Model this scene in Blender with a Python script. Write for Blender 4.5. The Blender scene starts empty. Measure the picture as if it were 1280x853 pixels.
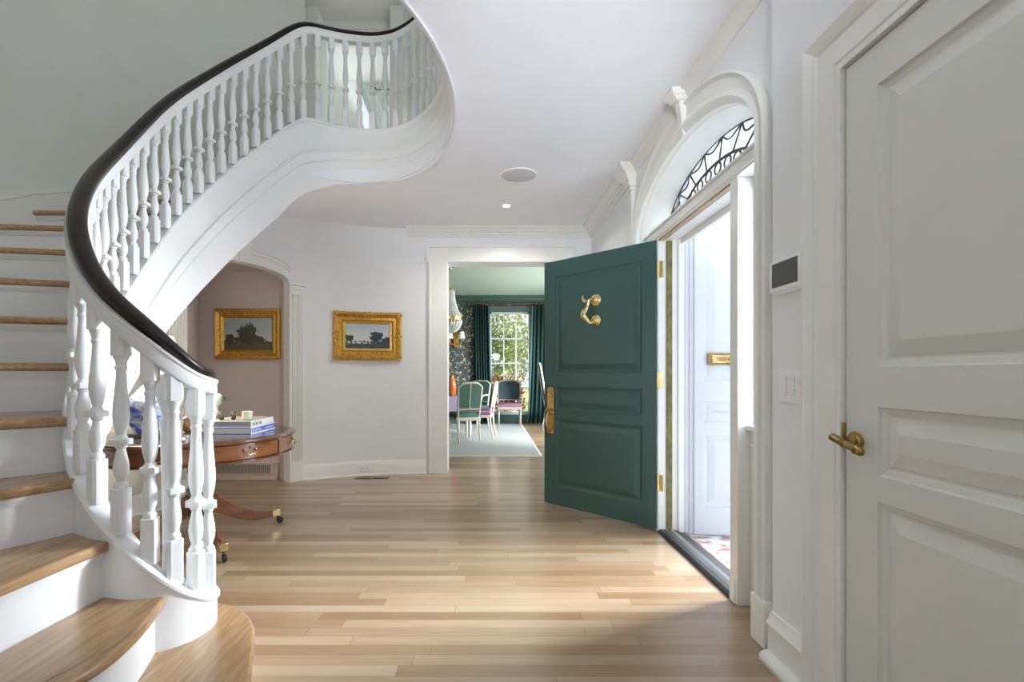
import bpy, bmesh, math, random
from mathutils import Vector, Matrix
PI = math.pi
random.seed(7)
S = bpy.context.scene
COL = S.collection

# ------------------------------------------------------------------ materials
def new_mat(name):
    m = bpy.data.materials.new(name); m.use_nodes = True
    nt = m.node_tree; b = nt.nodes['Principled BSDF']
    return m, nt, b
def N(nt, typ, **kw):
    n = nt.nodes.new(typ)
    for k, v in kw.items():
        if k in n.inputs: n.inputs[k].default_value = v
        else: setattr(n, k, v)
    return n
def L(nt, a, b): nt.links.new(a, b)
def ramp(nt, src, stops, interp='LINEAR'):
    r = nt.nodes.new('ShaderNodeValToRGB'); r.color_ramp.interpolation = interp
    e = r.color_ramp.elements
    while len(e) < len(stops): e.new(.5)
    for el, (p, c) in zip(e, stops): el.position = p; el.color = (*c, 1)
    if src is not None: L(nt, src, r.inputs[0])
    return r
def paint(name, col, rough=.45, var=.03, scale=6, metallic=0, bump=0, bscale=200, coat=0, spec=.5):
    m, nt, b = new_mat(name)
    tc = N(nt, 'ShaderNodeTexCoord'); no = N(nt, 'ShaderNodeTexNoise', Scale=scale, Detail=4.0)
    L(nt, tc.outputs['Object'], no.inputs['Vector'])
    r = ramp(nt, no.outputs['Fac'], [(.3, tuple(c*(1-var) for c in col)), (.7, tuple(min(1, c*(1+var)) for c in col))])
    L(nt, r.outputs[0], b.inputs['Base Color'])
    b.inputs['Roughness'].default_value = rough; b.inputs['Metallic'].default_value = metallic
    b.inputs['Coat Weight'].default_value = coat; b.inputs['Specular IOR Level'].default_value = spec
    if bump:
        n2 = N(nt, 'ShaderNodeTexNoise', Scale=bscale, Detail=3.0); bp = N(nt, 'ShaderNodeBump', Strength=bump, Distance=.002)
        L(nt, tc.outputs['Object'], n2.inputs['Vector']); L(nt, n2.outputs['Fac'], bp.inputs['Height']); L(nt, bp.outputs[0], b.inputs['Normal'])
    return m
def emit(name, col, s):
    m, nt, b = new_mat(name)
    b.inputs['Base Color'].default_value = (*col, 1); b.inputs['Emission Color'].default_value = (*col, 1); b.inputs['Emission Strength'].default_value = s
    return m
def wood(name, c1, c2, scale=(1, 12, 12), rough=.35, coat=.3, nscale=3.0, detail=8.0):
    m, nt, b = new_mat(name)
    tc = N(nt, 'ShaderNodeTexCoord'); mp = N(nt, 'ShaderNodeMapping'); mp.inputs['Scale'].default_value = scale
    L(nt, tc.outputs['Object'], mp.inputs['Vector'])
    no = N(nt, 'ShaderNodeTexNoise', Scale=nscale, Detail=detail, Distortion=.6); L(nt, mp.outputs[0], no.inputs['Vector'])
    r = ramp(nt, no.outputs['Fac'], [(.25, c1), (.5, tuple((a+b_)/2 for a, b_ in zip(c1, c2))), (.75, c2)])
    L(nt, r.outputs[0], b.inputs['Base Color']); b.inputs['Roughness'].default_value = rough; b.inputs['Coat Weight'].default_value = coat; b.inputs['Coat Roughness'].default_value = .15
    return m
def floor_mat(name):
    m, nt, b = new_mat(name)
    tc = N(nt, 'ShaderNodeTexCoord')
    br = N(nt, 'ShaderNodeTexBrick', Scale=1.0); br.offset = 0; br.offset_frequency = 2; br.squash = 1
    br.inputs['Color1'].default_value = (0, 0, 0, 1); br.inputs['Color2'].default_value = (1, 1, 1, 1); br.inputs['Mortar'].default_value = (.5, .5, .5, 1)
    br.inputs['Mortar Size'].default_value = .0011; br.inputs['Mortar Smooth'].default_value = .3; br.inputs['Bias'].default_value = 0
    br.inputs['Brick Width'].default_value = 1.25; br.inputs['Row Height'].default_value = .072
    sx = N(nt, 'ShaderNodeSeparateXYZ'); L(nt, tc.outputs['Object'], sx.inputs[0])
    dv = N(nt, 'ShaderNodeMath', operation='DIVIDE'); dv.inputs[1].default_value = .072; L(nt, sx.outputs[1], dv.inputs[0])
    fl = N(nt, 'ShaderNodeMath', operation='FLOOR'); L(nt, dv.outputs[0], fl.inputs[0])
    wn = N(nt, 'ShaderNodeTexWhiteNoise', noise_dimensions='1D'); L(nt, fl.outputs[0], wn.inputs['W'])
    ma = N(nt, 'ShaderNodeMath', operation='MULTIPLY_ADD'); ma.inputs[1].default_value = 1.25; L(nt, wn.outputs['Value'], ma.inputs[0]); L(nt, sx.outputs[0], ma.inputs[2])
    cb = N(nt, 'ShaderNodeCombineXYZ'); L(nt, ma.outputs[0], cb.inputs[0]); L(nt, sx.outputs[1], cb.inputs[1])
    L(nt, cb.outputs[0], br.inputs['Vector'])
    # extra per-board variation
    mp = N(nt, 'ShaderNodeMapping'); mp.inputs['Scale'].default_value = (1.6, 30, 1); L(nt, tc.outputs['Object'], mp.inputs['Vector'])
    g = N(nt, 'ShaderNodeTexNoise', Scale=2.2, Detail=9.0, Distortion=.8); L(nt, mp.outputs[0], g.inputs['Vector'])
    mx = N(nt, 'ShaderNodeMix', data_type='FLOAT'); mx.inputs[0].default_value = .45
    L(nt, br.outputs['Color'], mx.inputs[2]); L(nt, g.outputs['Fac'], mx.inputs[3])
    r = ramp(nt, mx.outputs[0], [(.15, (.23, .135, .064)), (.45, (.34, .222, .125)), (.75, (.45, .335, .23))])
    dk = N(nt, 'ShaderNodeMix', data_type='RGBA'); dk.inputs[7].default_value = (.15, .075, .03, 1)
    L(nt, br.outputs['Fac'], dk.inputs[0]); L(nt, r.outputs[0], dk.inputs[6])
    L(nt, dk.outputs[2], b.inputs['Base Color'])
    b.inputs['Roughness'].default_value = .34; b.inputs['Coat Weight'].default_value = .6; b.inputs['Coat Roughness'].default_value = .2
    bp = N(nt, 'ShaderNodeBump', Strength=.15, Distance=.002); bp.invert = True
    L(nt, br.outputs['Fac'], bp.inputs['Height']); L(nt, bp.outputs[0], b.inputs['Normal'])
    return m
def floral(name, ground, cols, scale):
    m, nt, b = new_mat(name)
    tc = N(nt, 'ShaderNodeTexCoord'); dn = N(nt, 'ShaderNodeTexNoise', Scale=scale*.5, Detail=3.0)
    L(nt, tc.outputs['Object'], dn.inputs['Vector'])
    ad = N(nt, 'ShaderNodeVectorMath', operation='MULTIPLY_ADD'); ad.inputs[1].default_value = (.25, .25, .25)
    L(nt, dn.outputs['Color'], ad.inputs[0]); L(nt, tc.outputs['Object'], ad.inputs[2])
    v = N(nt, 'ShaderNodeTexVoronoi', Scale=scale); L(nt, ad.outputs[0], v.inputs['Vector'])
    sp = N(nt, 'ShaderNodeSeparateColor'); L(nt, v.outputs['Color'], sp.inputs[0])
    n = len(cols); r = ramp(nt, sp.outputs[0], [(i/n, c) for i, c in enumerate(cols)], 'CONSTANT')
    th = ramp(nt, v.outputs['Distance'], [(.0, (1, 1, 1)), (.42, (1, 1, 1)), (.5, (0, 0, 0))])
    mx = N(nt, 'ShaderNodeMix', data_type='RGBA'); mx.inputs[6].default_value = (*ground, 1)
    L(nt, th.outputs[0], mx.inputs[0]); L(nt, r.outputs[0], mx.inputs[7]); L(nt, mx.outputs[2], b.inputs['Base Color'])
    b.inputs['Roughness'].default_value = .7
    return m
def stripes(name, c1, c2, axis=0, scale=40, rough=.8):
    m, nt, b = new_mat(name)
    tc = N(nt, 'ShaderNodeTexCoord'); w = N(nt, 'ShaderNodeTexWave', Scale=scale, Distortion=1.0, Detail=2.0); w.bands_direction = 'XYZ'[axis]
    L(nt, tc.outputs['Object'], w.inputs['Vector'])
    r = ramp(nt, w.outputs['Fac'], [(.2, c1), (.8, c2)]); L(nt, r.outputs[0], b.inputs['Base Color']); b.inputs['Roughness'].default_value = rough
    return m
def canvas_mat(name, trees, horizon, sky_lo, sky_hi, ground_c, tree_c, water=None):
    """oil landscape on the canvas; Object coords: x across (m), z up (m) about canvas centre"""
    m, nt, b = new_mat(name)
    tc = N(nt, 'ShaderNodeTexCoord'); sx = N(nt, 'ShaderNodeSeparateXYZ'); L(nt, tc.outputs['Object'], sx.inputs[0])
    no = N(nt, 'ShaderNodeTexNoise', Scale=34.0, Detail=6.0); L(nt, tc.outputs['Object'], no.inputs['Vector'])
    n1 = N(nt, 'ShaderNodeTexNoise', Scale=7.0, Detail=4.0); L(nt, tc.outputs['Object'], n1.inputs['Vector'])
    def math_(op, a, b_=None, c=None):
        n = N(nt, 'ShaderNodeMath', operation=op)
        for i, v in enumerate((a, b_, c)):
            if v is None: continue
            if hasattr(v, 'is_output'): L(nt, v, n.inputs[i])
            else: n.inputs[i].default_value = v
        return n.outputs[0]
    def mixc(f, a, c):
        n = N(nt, 'ShaderNodeMix', data_type='RGBA'); L(nt, f, n.inputs[0])
        for i, v in ((6, a), (7, c)):
            if hasattr(v, 'is_output'): L(nt, v, n.inputs[i])
            else: n.inputs[i].default_value = (*v, 1)
        return n.outputs[2]
    zz = math_('MULTIPLY_ADD', n1.outputs['Fac'], .06, sx.outputs[2])
    mr = N(nt, 'ShaderNodeMapRange'); mr.inputs[1].default_value = horizon; mr.inputs[2].default_value = horizon+.2; L(nt, zz, mr.inputs[0])
    col = mixc(mr.outputs[0], sky_lo, sky_hi)
    g = math_('LESS_THAN', math_('MULTIPLY_ADD', no.outputs['Fac'], .012, sx.outputs[2]), horizon+.006)
    gc = mixc(no.outputs['Fac'], tuple(c*.5 for c in ground_c), tuple(c*1.5 for c in ground_c))
    col = mixc(g, col, gc)
    if water:
        wf = math_('MULTIPLY', math_('GREATER_THAN', sx.outputs[2], water[0]), math_('LESS_THAN', sx.outputs[2], water[1]))
        wf = math_('MULTIPLY', wf, math_('LESS_THAN', sx.outputs[0], water[2]))
        wf = math_('MULTIPLY', wf, math_('GREATER_THAN', no.outputs['Fac'], .45))
        col = mixc(wf, col, water[3])
    for (tx, tz, rx, rz) in trees:
        dx = math_('DIVIDE', math_('SUBTRACT', sx.outputs[0], tx), rx); dz = math_('DIVIDE', math_('SUBTRACT', sx.outputs[2], tz), rz)
        d = math_('ADD', math_('MULTIPLY', dx, dx), math_('MULTIPLY', dz, dz))
        d = math_('MULTIPLY_ADD', no.outputs['Fac'], 2.6, d)
        f = math_('LESS_THAN', d, 2.1)
        col = mixc(f, col, mixc(no.outputs['Fac'], tuple(c*.5 for c in tree_c), tuple(c*1.8 for c in tree_c)))
    L(nt, col, b.inputs['Base Color']); b.inputs['Roughness'].default_value = .45
    return m

M = {}
M['trim'] = paint('trim paint', (.84, .85, .82), .32, .015)
M['stairwhite'] = paint('stair paint', (.82, .83, .835), .4, .01)
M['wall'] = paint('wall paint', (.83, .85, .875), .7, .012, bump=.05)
M['upwall'] = paint('upper wall paint', (.62, .63, .575), .6, .03, 2)  # same off-white wall paint, with the stairwell's dimness put into the colour
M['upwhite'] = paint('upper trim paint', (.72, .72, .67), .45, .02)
M['ceil'] = paint('ceiling paint', (.86, .88, .93), .8, .01)
M['niche'] = paint('niche paint', (.68, .60, .56), .7, .02)
M['nichetrim'] = paint('niche trim paint', (.60, .52, .46), .5, .02)
M['floor'] = floor_mat('oak strip floor')
M['oak'] = wood('oak tread', (.27, .145, .058), (.54, .345, .175), (26, 2.2, 26), .33, .3, 2.0, 10)
M['mahog'] = wood('dark rail wood', (.010, .0065, .006), (.022, .013, .010), (4, 4, 4), .33, .1)
M['mahog'].node_tree.nodes['Principled BSDF'].inputs['Specular IOR Level'].default_value = .25
M['table'] = wood('table mahogany', (.085, .028, .010), (.24, .085, .028), (2, 2, 9), .22, .6, 2.2)
M['tabledark'] = wood('table edge mahogany', (.06, .018, .008), (.14, .045, .016), (5, 5, 5), .2, .8)
M['leather'] = paint('table leather', (.07, .055, .045), .16, .15, 8, coat=.6)
M['green'] = paint('green door paint', (.040, .105, .093), .32, .03, 3)
M['dooredge'] = paint('door edge paint', (.55, .72, .72), .4, .02)  # leaf edges paler than the green faces
M['closet'] = paint('closet door paint', (.70, .71, .67), .35, .015)  # trim paint with the shade on this door put into its colour
M['brass'] = paint('brass', (.62, .42, .14), .25, .12, 25, metallic=1)
M['pbrass'] = paint('polished brass', (.80, .66, .36), .16, .1, 25, metallic=1)
M['oldbrass'] = paint('aged brass', (.36, .25, .08), .3, .3, 40, metallic=1)
M['gold'] = paint('gilt', (.62, .36, .07), .36, .3, 45, metallic=.75, bump=.6, bscale=60)
M['goldlite'] = paint('bright gilt', (.78, .56, .16), .3, .12, 30, metallic=.75)
M['strip'] = paint('tarnished brass strip', (.17, .155, .06), .45, .4, 14, metallic=.6)
M['iron'] = paint('dark iron', (.03, .032, .035), .45, .1)
M['black'] = paint('black rubber', (.012, .012, .013), .4, .1)
M['steel'] = paint('steel', (.45, .45, .46), .3, .05, metallic=1)
M['silver'] = paint('silver', (.72, .71, .69), .18, .08, 20, metallic=1)
M['plastic'] = paint('white plastic', (.88, .89, .92), .35, .01)
M['screen'] = paint('screen', (.055, .06, .06), .22, .03)
M['grille'] = paint('speaker grille', (.62, .63, .66), .7, .03, 60)
M['lamp'] = emit('bulb glow', (1, .72, .42), 7)
M['shade'] = paint('lamp shade linen', (.9, .84, .72), .8, .02)
b_ = M['shade'].node_tree.nodes['Principled BSDF']; b_.inputs['Emission Color'].default_value = (1, .86, .62, 1); b_.inputs['Emission Strength'].default_value = .22
M['teal'] = paint('teal paint', (.06, .13, .11), .4, .04)
M['tealceil'] = paint('pale green ceiling', (.50, .66, .56), .55, .03)
M['curtain'] = stripes('green velvet', (.006, .032, .027), (.013, .055, .046), 0, 9, .75)
M['paper'] = floral('floral wallpaper', (.04, .06, .055), [(.45, .40, .30), (.05, .10, .10), (.30, .14, .09), (.12, .2, .2), (.55, .5, .42), (.06, .12, .07), (.2, .09, .05)], 16)
M['rug'] = stripes('pale rug', (.33, .355, .35), (.42, .44, .43), 0, 14, .95)
M['cream'] = paint('cream chair paint', (.52, .48, .38), .4, .04)
M['chairgreen'] = paint('green upholstery', (.05, .12, .095), .8, .08, 30)
M['chairblue'] = paint('dark teal upholstery', (.03, .055, .065), .8, .08, 30)
M['purple'] = paint('mauve velvet', (.20, .085, .14), .7, .08, 20)
M['greywood'] = paint('greige chair paint', (.34, .31, .25), .45, .06)
M['red'] = paint('dark red upholstery', (.13, .018, .018), .6, .1)
M['lilac'] = paint('lilac cloth', (.17, .14, .20), .8, .04)
M['orange'] = paint('orange glaze', (.55, .14, .03), .25, .1)
M['white'] = paint('matt white', (.85, .85, .84), .6, .01)
M['outwhite'] = paint('outdoor white paint', (.64, .66, .69), .45, .015)  # white paint greyed in its colour to hold down the strong light outside
M['wax'] = paint('candle wax', (.85, .78, .62), .5, .02)
def delft():
    m, nt, b = new_mat('blue and white landscape porcelain'); tc = N(nt, 'ShaderNodeTexCoord'); mp = N(nt, 'ShaderNodeMapping'); mp.inputs['Scale'].default_value = (1, 1, 1.7); L(nt, tc.outputs['Object'], mp.inputs['Vector'])
    no = N(nt, 'ShaderNodeTexNoise', Scale=9.0, Detail=7.0, Distortion=1.2); L(nt, mp.outputs[0], no.inputs['Vector'])
    r = ramp(nt, no.outputs['Fac'], [(.36, (.012, .025, .20)), (.45, (.05, .11, .40)), (.52, (.24, .33, .56)), (.60, (.62, .64, .66))]); L(nt, r.outputs[0], b.inputs['Base Color']); b.inputs['Roughness'].default_value = .12
    return m
M['porc'] = delft()
M['bluepot'] = floral('cobalt porcelain', (.02, .035, .2), [(.03, .05, .28), (.5, .55, .7), (.02, .03, .15)], 40)
M['leaf'] = paint('leaf', (.07, .24, .045), .5, .3, 20)
M['petal'] = paint('petal', (.66, .70, .58), .6, .03)
M['blue'] = paint('blue book cloth', (.06, .11, .50), .4, .04)
M['bookwhite'] = paint('book jacket white', (.80, .80, .79), .35, .02)
M['bookpic'] = floral('book cover picture', (.35, .33, .29), [(.5, .47, .4), (.2, .2, .18), (.3, .25, .2)], 40)
M['page'] = stripes('page block', (.55, .55, .54), (.66, .66, .65), 2, 150, .8)
M['pagegrey'] = stripes('grey page block', (.22, .24, .26), (.34, .36, .38), 2, 150, .7)
M['ink'] = paint('printing ink', (.05, .05, .06), .5)
M['inkwhite'] = paint('white lettering', (.75, .78, .9), .5)
M['amber'] = paint('amber glass', (.20, .11, .035), .12, .3, 30, coat=.5)
M['stone'] = floral('agate', (.03, .03, .035), [(.5, .42, .3), (.04, .04, .05), (.25, .2, .14)], 60)
M['ember'] = paint('copper orange', (.6, .2, .05), .4, .1)
M['grate'] = stripes('slotted register', (.07, .065, .06), (.50, .46, .40), 0, 22, .5)
M['floorvent'] = stripes('floor register', (.012, .008, .005), (.20, .13, .07), 0, 26, .5)
M['dark'] = paint('dark recess', (.03, .028, .025), .8)
M['brick'] = None
M['bluestone'] = paint('bluestone', (.17, .20, .25), .7, .12, 6)
M['lawn'] = paint('lawn', (.25, .30, .09), .9, .3, 5)
M['palegreen'] = paint('pale green panelling', (.58, .64, .60), .6, .02)
M['upblue'] = paint('pale blue hall paint', (.80, .86, .90), .6, .02)
def brick_mat():
    m, nt, b = new_mat('brick paving'); tc = N(nt, 'ShaderNodeTexCoord')
    br = N(nt, 'ShaderNodeTexBrick', Scale=1.0); br.inputs['Brick Width'].default_value = .21; br.inputs['Row Height'].default_value = .075; br.inputs['Mortar Size'].default_value = .011
    br.inputs['Color1'].default_value = (.30, .075, .05, 1); br.inputs['Color2'].default_value = (.30, .21, .19, 1); br.inputs['Mortar'].default_value = (.4, .38, .37, 1)
    no = N(nt, 'ShaderNodeTexNoise', Scale=11.0, Detail=5.0); L(nt, tc.outputs['Object'], no.inputs['Vector']); L(nt, tc.outputs['Object'], br.inputs['Vector'])
    r = ramp(nt, no.outputs['Fac'], [(.44, (0, 0, 0)), (.56, (1, 1, 1))]); mx = N(nt, 'ShaderNodeMix', data_type='RGBA'); mx.inputs[7].default_value = (.60, .60, .63, 1)
    L(nt, r.outputs[0], mx.inputs[0]); L(nt, br.outputs['Color'], mx.inputs[6]); L(nt, mx.outputs[2], b.inputs['Base Color']); b.inputs['Roughness'].default_value = .8
    return m
M['brick'] = brick_mat()
def glass_mat(name, tint=(1, 1, 1), rough=0.0):
    m, nt, b = new_mat(name); nt.nodes.remove(b)
    out = nt.nodes['Material Output']; t = N(nt, 'ShaderNodeBsdfTransparent'); t.inputs[0].default_value = (*tint, 1); g = N(nt, 'ShaderNodeBsdfGlossy'); g.inputs['Roughness'].default_value = .02
    mx = N(nt, 'ShaderNodeMixShader'); mx.inputs[0].default_value = .05; L(nt, t.outputs[0], mx.inputs[1]); L(nt, g.outputs[0], mx.inputs[2]); L(nt, mx.outputs[0], out.inputs[0])
    return m
M['glass'] = glass_mat('window glass')
M['tumbler'] = glass_mat('tumbler glass', (.95, .97, .95))
def frosted():
    m, nt, b = new_mat('milky sidelight glass'); nt.nodes.remove(b)
    out = nt.nodes['Material Output']; t = N(nt, 'ShaderNodeBsdfTranslucent'); t.inputs[0].default_value = (.92, .94, 1, 1); g = N(nt, 'ShaderNodeBsdfTransparent')
    mx = N(nt, 'ShaderNodeMixShader'); mx.inputs[0].default_value = .35; L(nt, t.outputs[0], mx.inputs[1]); L(nt, g.outputs[0], mx.inputs[2]); L(nt, mx.outputs[0], out.inputs[0])
    return m
M['frost'] = frosted()

# ------------------------------------------------------------------ mesh builder
class MB:
    def __init__(s): s.v = []; s.f = []; s.mi = []; s.m = 0
    def add(s, vs, fs):
        o = len(s.v); s.v += [tuple(v) for v in vs]; s.f += [tuple(i+o for i in f) for f in fs]; s.mi += [s.m]*len(fs); return s
    def box(s, x0, x1, y0, y1, z0, z1, mat=None):
        vs = [Vector((x, y, z)) for x in (x0, x1) for y in (y0, y1) for z in (z0, z1)]
        if mat: vs = [mat @ v for v in vs]
        return s.add(vs, [(0, 1, 3, 2), (4, 6, 7, 5), (0, 4, 5, 1), (2, 3, 7, 6), (0, 2, 6, 4), (1, 5, 7, 3)])
    def loft(s, rings, closed=True, caps=True, loop=False):
        n = len(rings[0]); vs = [p for r in rings for p in r]; fs = []
        m = len(rings); R = m if loop else m-1
        for i in range(R):
            for j in range(n if closed else n-1):
                a, b, c, d = i*n+j, i*n+(j+1) % n, ((i+1) % m)*n+(j+1) % n, ((i+1) % m)*n+j
                fs.append((a, b, c, d))
        if caps and closed and not loop: fs += [tuple(range(n-1, -1, -1)), tuple((m-1)*n+j for j in range(n))]
        return s.add(vs, fs)
    def lathe(s, prof, c=(0, 0, 0), n=24, mat=None, caps=True):
        rings = [[Vector((c[0]+r*math.cos(2*PI*k/n), c[1]+r*math.sin(2*PI*k/n), c[2]+z)) for k in range(n)] for r, z in prof]
        if mat: rings = [[mat @ p for p in r] for r in rings]
        return s.loft(rings, True, caps)
    def tube(s, pts, r, n=8, caps=True, loop=False, flat=1.0):
        pts = [Vector(p) for p in pts]; rings = []; up = None; m = len(pts)
        for i, p in enumerate(pts):
            t = (pts[(i+1) % m]-pts[i-1]) if loop else (pts[min(i+1, m-1)]-pts[max(i-1, 0)])
            t.normalize()
            if up is None: up = Vector((0, 0, 1)) if abs(t.z) < .9 else Vector((1, 0, 0))
            u = (up-t*up.dot(t))
            if u.length < 1e-5: u = t.orthogonal()
            u.normalize(); w = t.cross(u); up = u
            rr = r[i] if isinstance(r, (list, tuple)) else r
            rings.append([p+u*(rr*math.cos(2*PI*k/n))+w*(rr*flat*math.sin(2*PI*k/n)) for k in range(n)])
        return s.loft(rings, True, caps, loop)
    def prism(s, poly, h, mat=None, z0=0):
        """poly: list of (x, y), extruded z0..h (convex or concave)"""
        n = len(poly); vs = [Vector((p[0], p[1], z0)) for p in poly]+[Vector((p[0], p[1], h)) for p in poly]
        if mat: vs = [mat @ v for v in vs]
        return s.add(vs, [tuple(range(n-1, -1, -1)), tuple(range(n, 2*n))]+[(i, (i+1) % n, n+(i+1) % n, n+i) for i in range(n)])
    def sphere(s, c, r, n=14, m=9, sq=(1, 1, 1), jit=0):
        rings = []
        for i in range(1, m):
            a = PI*i/m; rings.append([Vector((c[0]+sq[0]*r*math.sin(a)*math.cos(2*PI*k/n), c[1]+sq[1]*r*math.sin(a)*math.sin(2*PI*k/n), c[2]-sq[2]*r*math.cos(a))) for k in range(n)])
        o = len(s.v); s.loft(rings, True, False)
        s.add([Vector((c[0], c[1], c[2]-sq[2]*r)), Vector((c[0], c[1], c[2]+sq[2]*r))], [])
        b, t = len(s.v)-2, len(s.v)-1
        for k in range(n):
            s.f.append((o+(k+1) % n, o+k, b)); s.f.append((o+(m-2)*n+k, o+(m-2)*n+(k+1) % n, t)); s.mi += [s.m, s.m]
        return s
    def build(s, name, mats, parent=None, smooth=False, bevel=0, angle=40, seg=2, origin=None, fix=True):
        me = bpy.data.meshes.new(name); vs = s.v
        if origin: vs = [(v[0]-origin[0], v[1]-origin[1], v[2]-origin[2]) for v in vs]
        me.from_pydata(vs, [], s.f); me.update()
        for m in (mats if isinstance(mats, (list, tuple)) else [mats]): me.materials.append(M[m] if isinstance(m, str) else m)
        for p, i in zip(me.polygons, s.mi): p.material_index = i
        if fix:
            bm = bmesh.new(); bm.from_mesh(me); bmesh.ops.recalc_face_normals(bm, faces=bm.faces); bm.to_mesh(me); bm.free()
        o = bpy.data.objects.new(name, me); COL.objects.link(o)
        if origin: o.location = origin
        if parent is not None: o.parent = parent
        if bevel:
            b = o.modifiers.new('bevel', 'BEVEL'); b.width = bevel; b.segments = seg; b.limit_method = 'ANGLE'; b.angle_limit = math.radians(35)
        if smooth or bevel:
            me.polygons.foreach_set('use_smooth', [True]*len(me.polygons))
            bm = bmesh.new(); bm.from_mesh(me); lim = math.radians(angle)
            for e in bm.edges:
                if len(e.link_faces) == 2 and e.calc_face_angle(0) > lim: e.smooth = False
            bm.to_mesh(me); bm.free()
        return o
def tag(o, label=None, cat=None, group=None, kind=None):
    if label: o['label'] = label
    if cat: o['category'] = cat
    if group: o['group'] = group
    if kind: o['kind'] = kind
    return o
def struct(o, label=None): o['kind'] = 'structure'; return tag(o, label)
def empty(name, loc=(0, 0, 0), rz=0):
    o = bpy.data.objects.new(name, None); COL.objects.link(o); o.location = loc; o.rotation_euler = (0, 0, rz); o.empty_display_size = .05; return o
def copy_tree(o, parent=None):
    c = o.copy(); COL.objects.link(c); c.parent = parent
    for ch in list(o.children): copy_tree(ch, c)
    return c
def crom(pts, n=8, closed=False):
    P = [Vector(p) for p in pts]; out = []; m = len(P)
    for i in range(m if closed else m-1):
        p0 = P[(i-1) % m] if closed or i > 0 else P[0]*2-P[1]; p1 = P[i]; p2 = P[(i+1) % m]; p3 = P[(i+2) % m] if closed or i+2 < m else P[-1]*2-P[-2]
        for k in range(n):
            t = k/n; out.append(.5*((2*p1)+(p2-p0)*t+(2*p0-5*p1+4*p2-p3)*t*t+(3*p1-p0-3*p2+p3)*t**3))
    if not closed: out.append(P[-1])
    return out
def interp(tab, x):
    if x <= tab[0][0]: return tab[0][1]
    for (a, va), (b, vb) in zip(tab, tab[1:]):
        if x <= b: return va+(vb-va)*(x-a)/(b-a)
    return tab[-1][1]
def smooth_tab(tab, x, w=5):
    return sum(interp(tab, x+d*w/3)*k for d, k in ((-3, .08), (-2, .12), (-1, .18), (0, .24), (1, .18), (2, .12), (3, .08)))
def text_mesh(txt, size, name, mat, parent, mtx, depth=.0006):
    cu = bpy.data.curves.new(name, 'FONT'); cu.body = txt; cu.size = size; cu.extrude = depth; cu.align_x = 'LEFT'
    t = bpy.data.objects.new('tmp', cu); COL.objects.link(t); dg = bpy.context.evaluated_depsgraph_get(); dg.update()
    me = bpy.data.meshes.new_from_object(t.evaluated_get(dg)); bpy.data.objects.remove(t)
    me.materials.clear(); me.materials.append(M[mat]); me.transform(mtx)
    o = bpy.data.objects.new(name, me); COL.objects.link(o); o.parent = parent; return o
def sweep(mb, path, prof, inward=1, caps=True, loop=False):
    """path: list of (x,y,z); prof: (u, v) u = to the right of travel * inward, v = up (vertical)"""
    P = [Vector(p) for p in path]; rings = []; m = len(P)
    for i, p in enumerate(P):
        if loop: a, b = P[i-1], P[(i+1) % m]
        else: a, b = P[max(i-1, 0)], P[min(i+1, m-1)]
        t1 = (p-a); t2 = (b-p); t1.z = t2.z = 0
        if t1.length < 1e-6: t1 = t2.copy()
        if t2.length < 1e-6: t2 = t1.copy()
        t1.normalize(); t2.normalize(); n1 = Vector((t1.y, -t1.x, 0)); n2 = Vector((t2.y, -t2.x, 0))
        n = n1+n2; n.normalize(); k = 1/max(.3, n.dot(n1))
        rings.append([p+n*(u*inward*k)+Vector((0, 0, v)) for u, v in prof])
    mb.loft(rings, True, caps, loop); return mb

# ------------------------------------------------------------------ shell
CZ = 2.86; F2 = 3.2; UC = 5.6
OUT = [(-3.2, -2.9), (-3.2, .4), (-3.22, 1.5), (-3.26, 2.4), (-3.25, 2.9), (-3.17, 3.4), (-2.91, 4.0), (-2.56, 4.6), (-2.15, 5.23), (-1.87, 5.41), (-1.43, 5.60), (-1.12, 5.67), (-.72, 5.70)]
OUTC = [Vector((p.x, p.y)) for p in crom([(x, y, 0) for x, y in OUT], 10)]
def near_idx(pt): return min(range(len(OUTC)), key=lambda i: (OUTC[i]-Vector(pt)).length)
def out_norm(i):
    t = (OUTC[min(i+1, len(OUTC)-1)]-OUTC[max(i-1, 0)]).normalized(); return Vector((t.y, -t.x))  # into the room
iL, iR = near_idx((-2.70, 4.37)), near_idx((-2.15, 5.23))
def wall_cols(i0, i1, zb, zt, th=.1):
    rings = []
    for i in range(i0, i1+1):
        p = OUTC[i]; q = p-out_norm(i)*th; b = zb(i) if callable(zb) else zb
        rings.append([Vector((p.x, p.y, b)), Vector((p.x, p.y, zt)), Vector((q.x, q.y, zt)), Vector((q.x, q.y, b))])
    return rings
def arch_z(i):
    t = (i-iL)/(iR-iL)*2-1; return 2.13+.135*math.sqrt(max(0, 1-t*t*.96))
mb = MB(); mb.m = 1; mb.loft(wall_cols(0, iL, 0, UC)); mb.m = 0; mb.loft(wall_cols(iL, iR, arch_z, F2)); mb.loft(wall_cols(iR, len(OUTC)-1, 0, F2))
struct(mb.build('wall_left', ['wall', 'upwall'], smooth=True), 'curved off-white foyer wall with the arched niche')
iU = near_idx((-2.0, 5.33))
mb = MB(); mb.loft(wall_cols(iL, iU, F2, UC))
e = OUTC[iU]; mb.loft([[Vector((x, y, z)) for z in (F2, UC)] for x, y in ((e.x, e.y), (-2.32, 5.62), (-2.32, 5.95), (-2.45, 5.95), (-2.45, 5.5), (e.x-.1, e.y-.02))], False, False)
struct(mb.build('wall_upper', 'upwall', smooth=True), 'grey-green curved wall above the stairs')

# floor
mb = MB(); mb.box(-3.6, 1.45, -3, 5.7, -.08, 0); mb.box(-3.6, 3.0, 5.7, 11.75, -.08, 0)
struct(mb.build('floor', 'floor'), 'oak strip floor')

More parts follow.
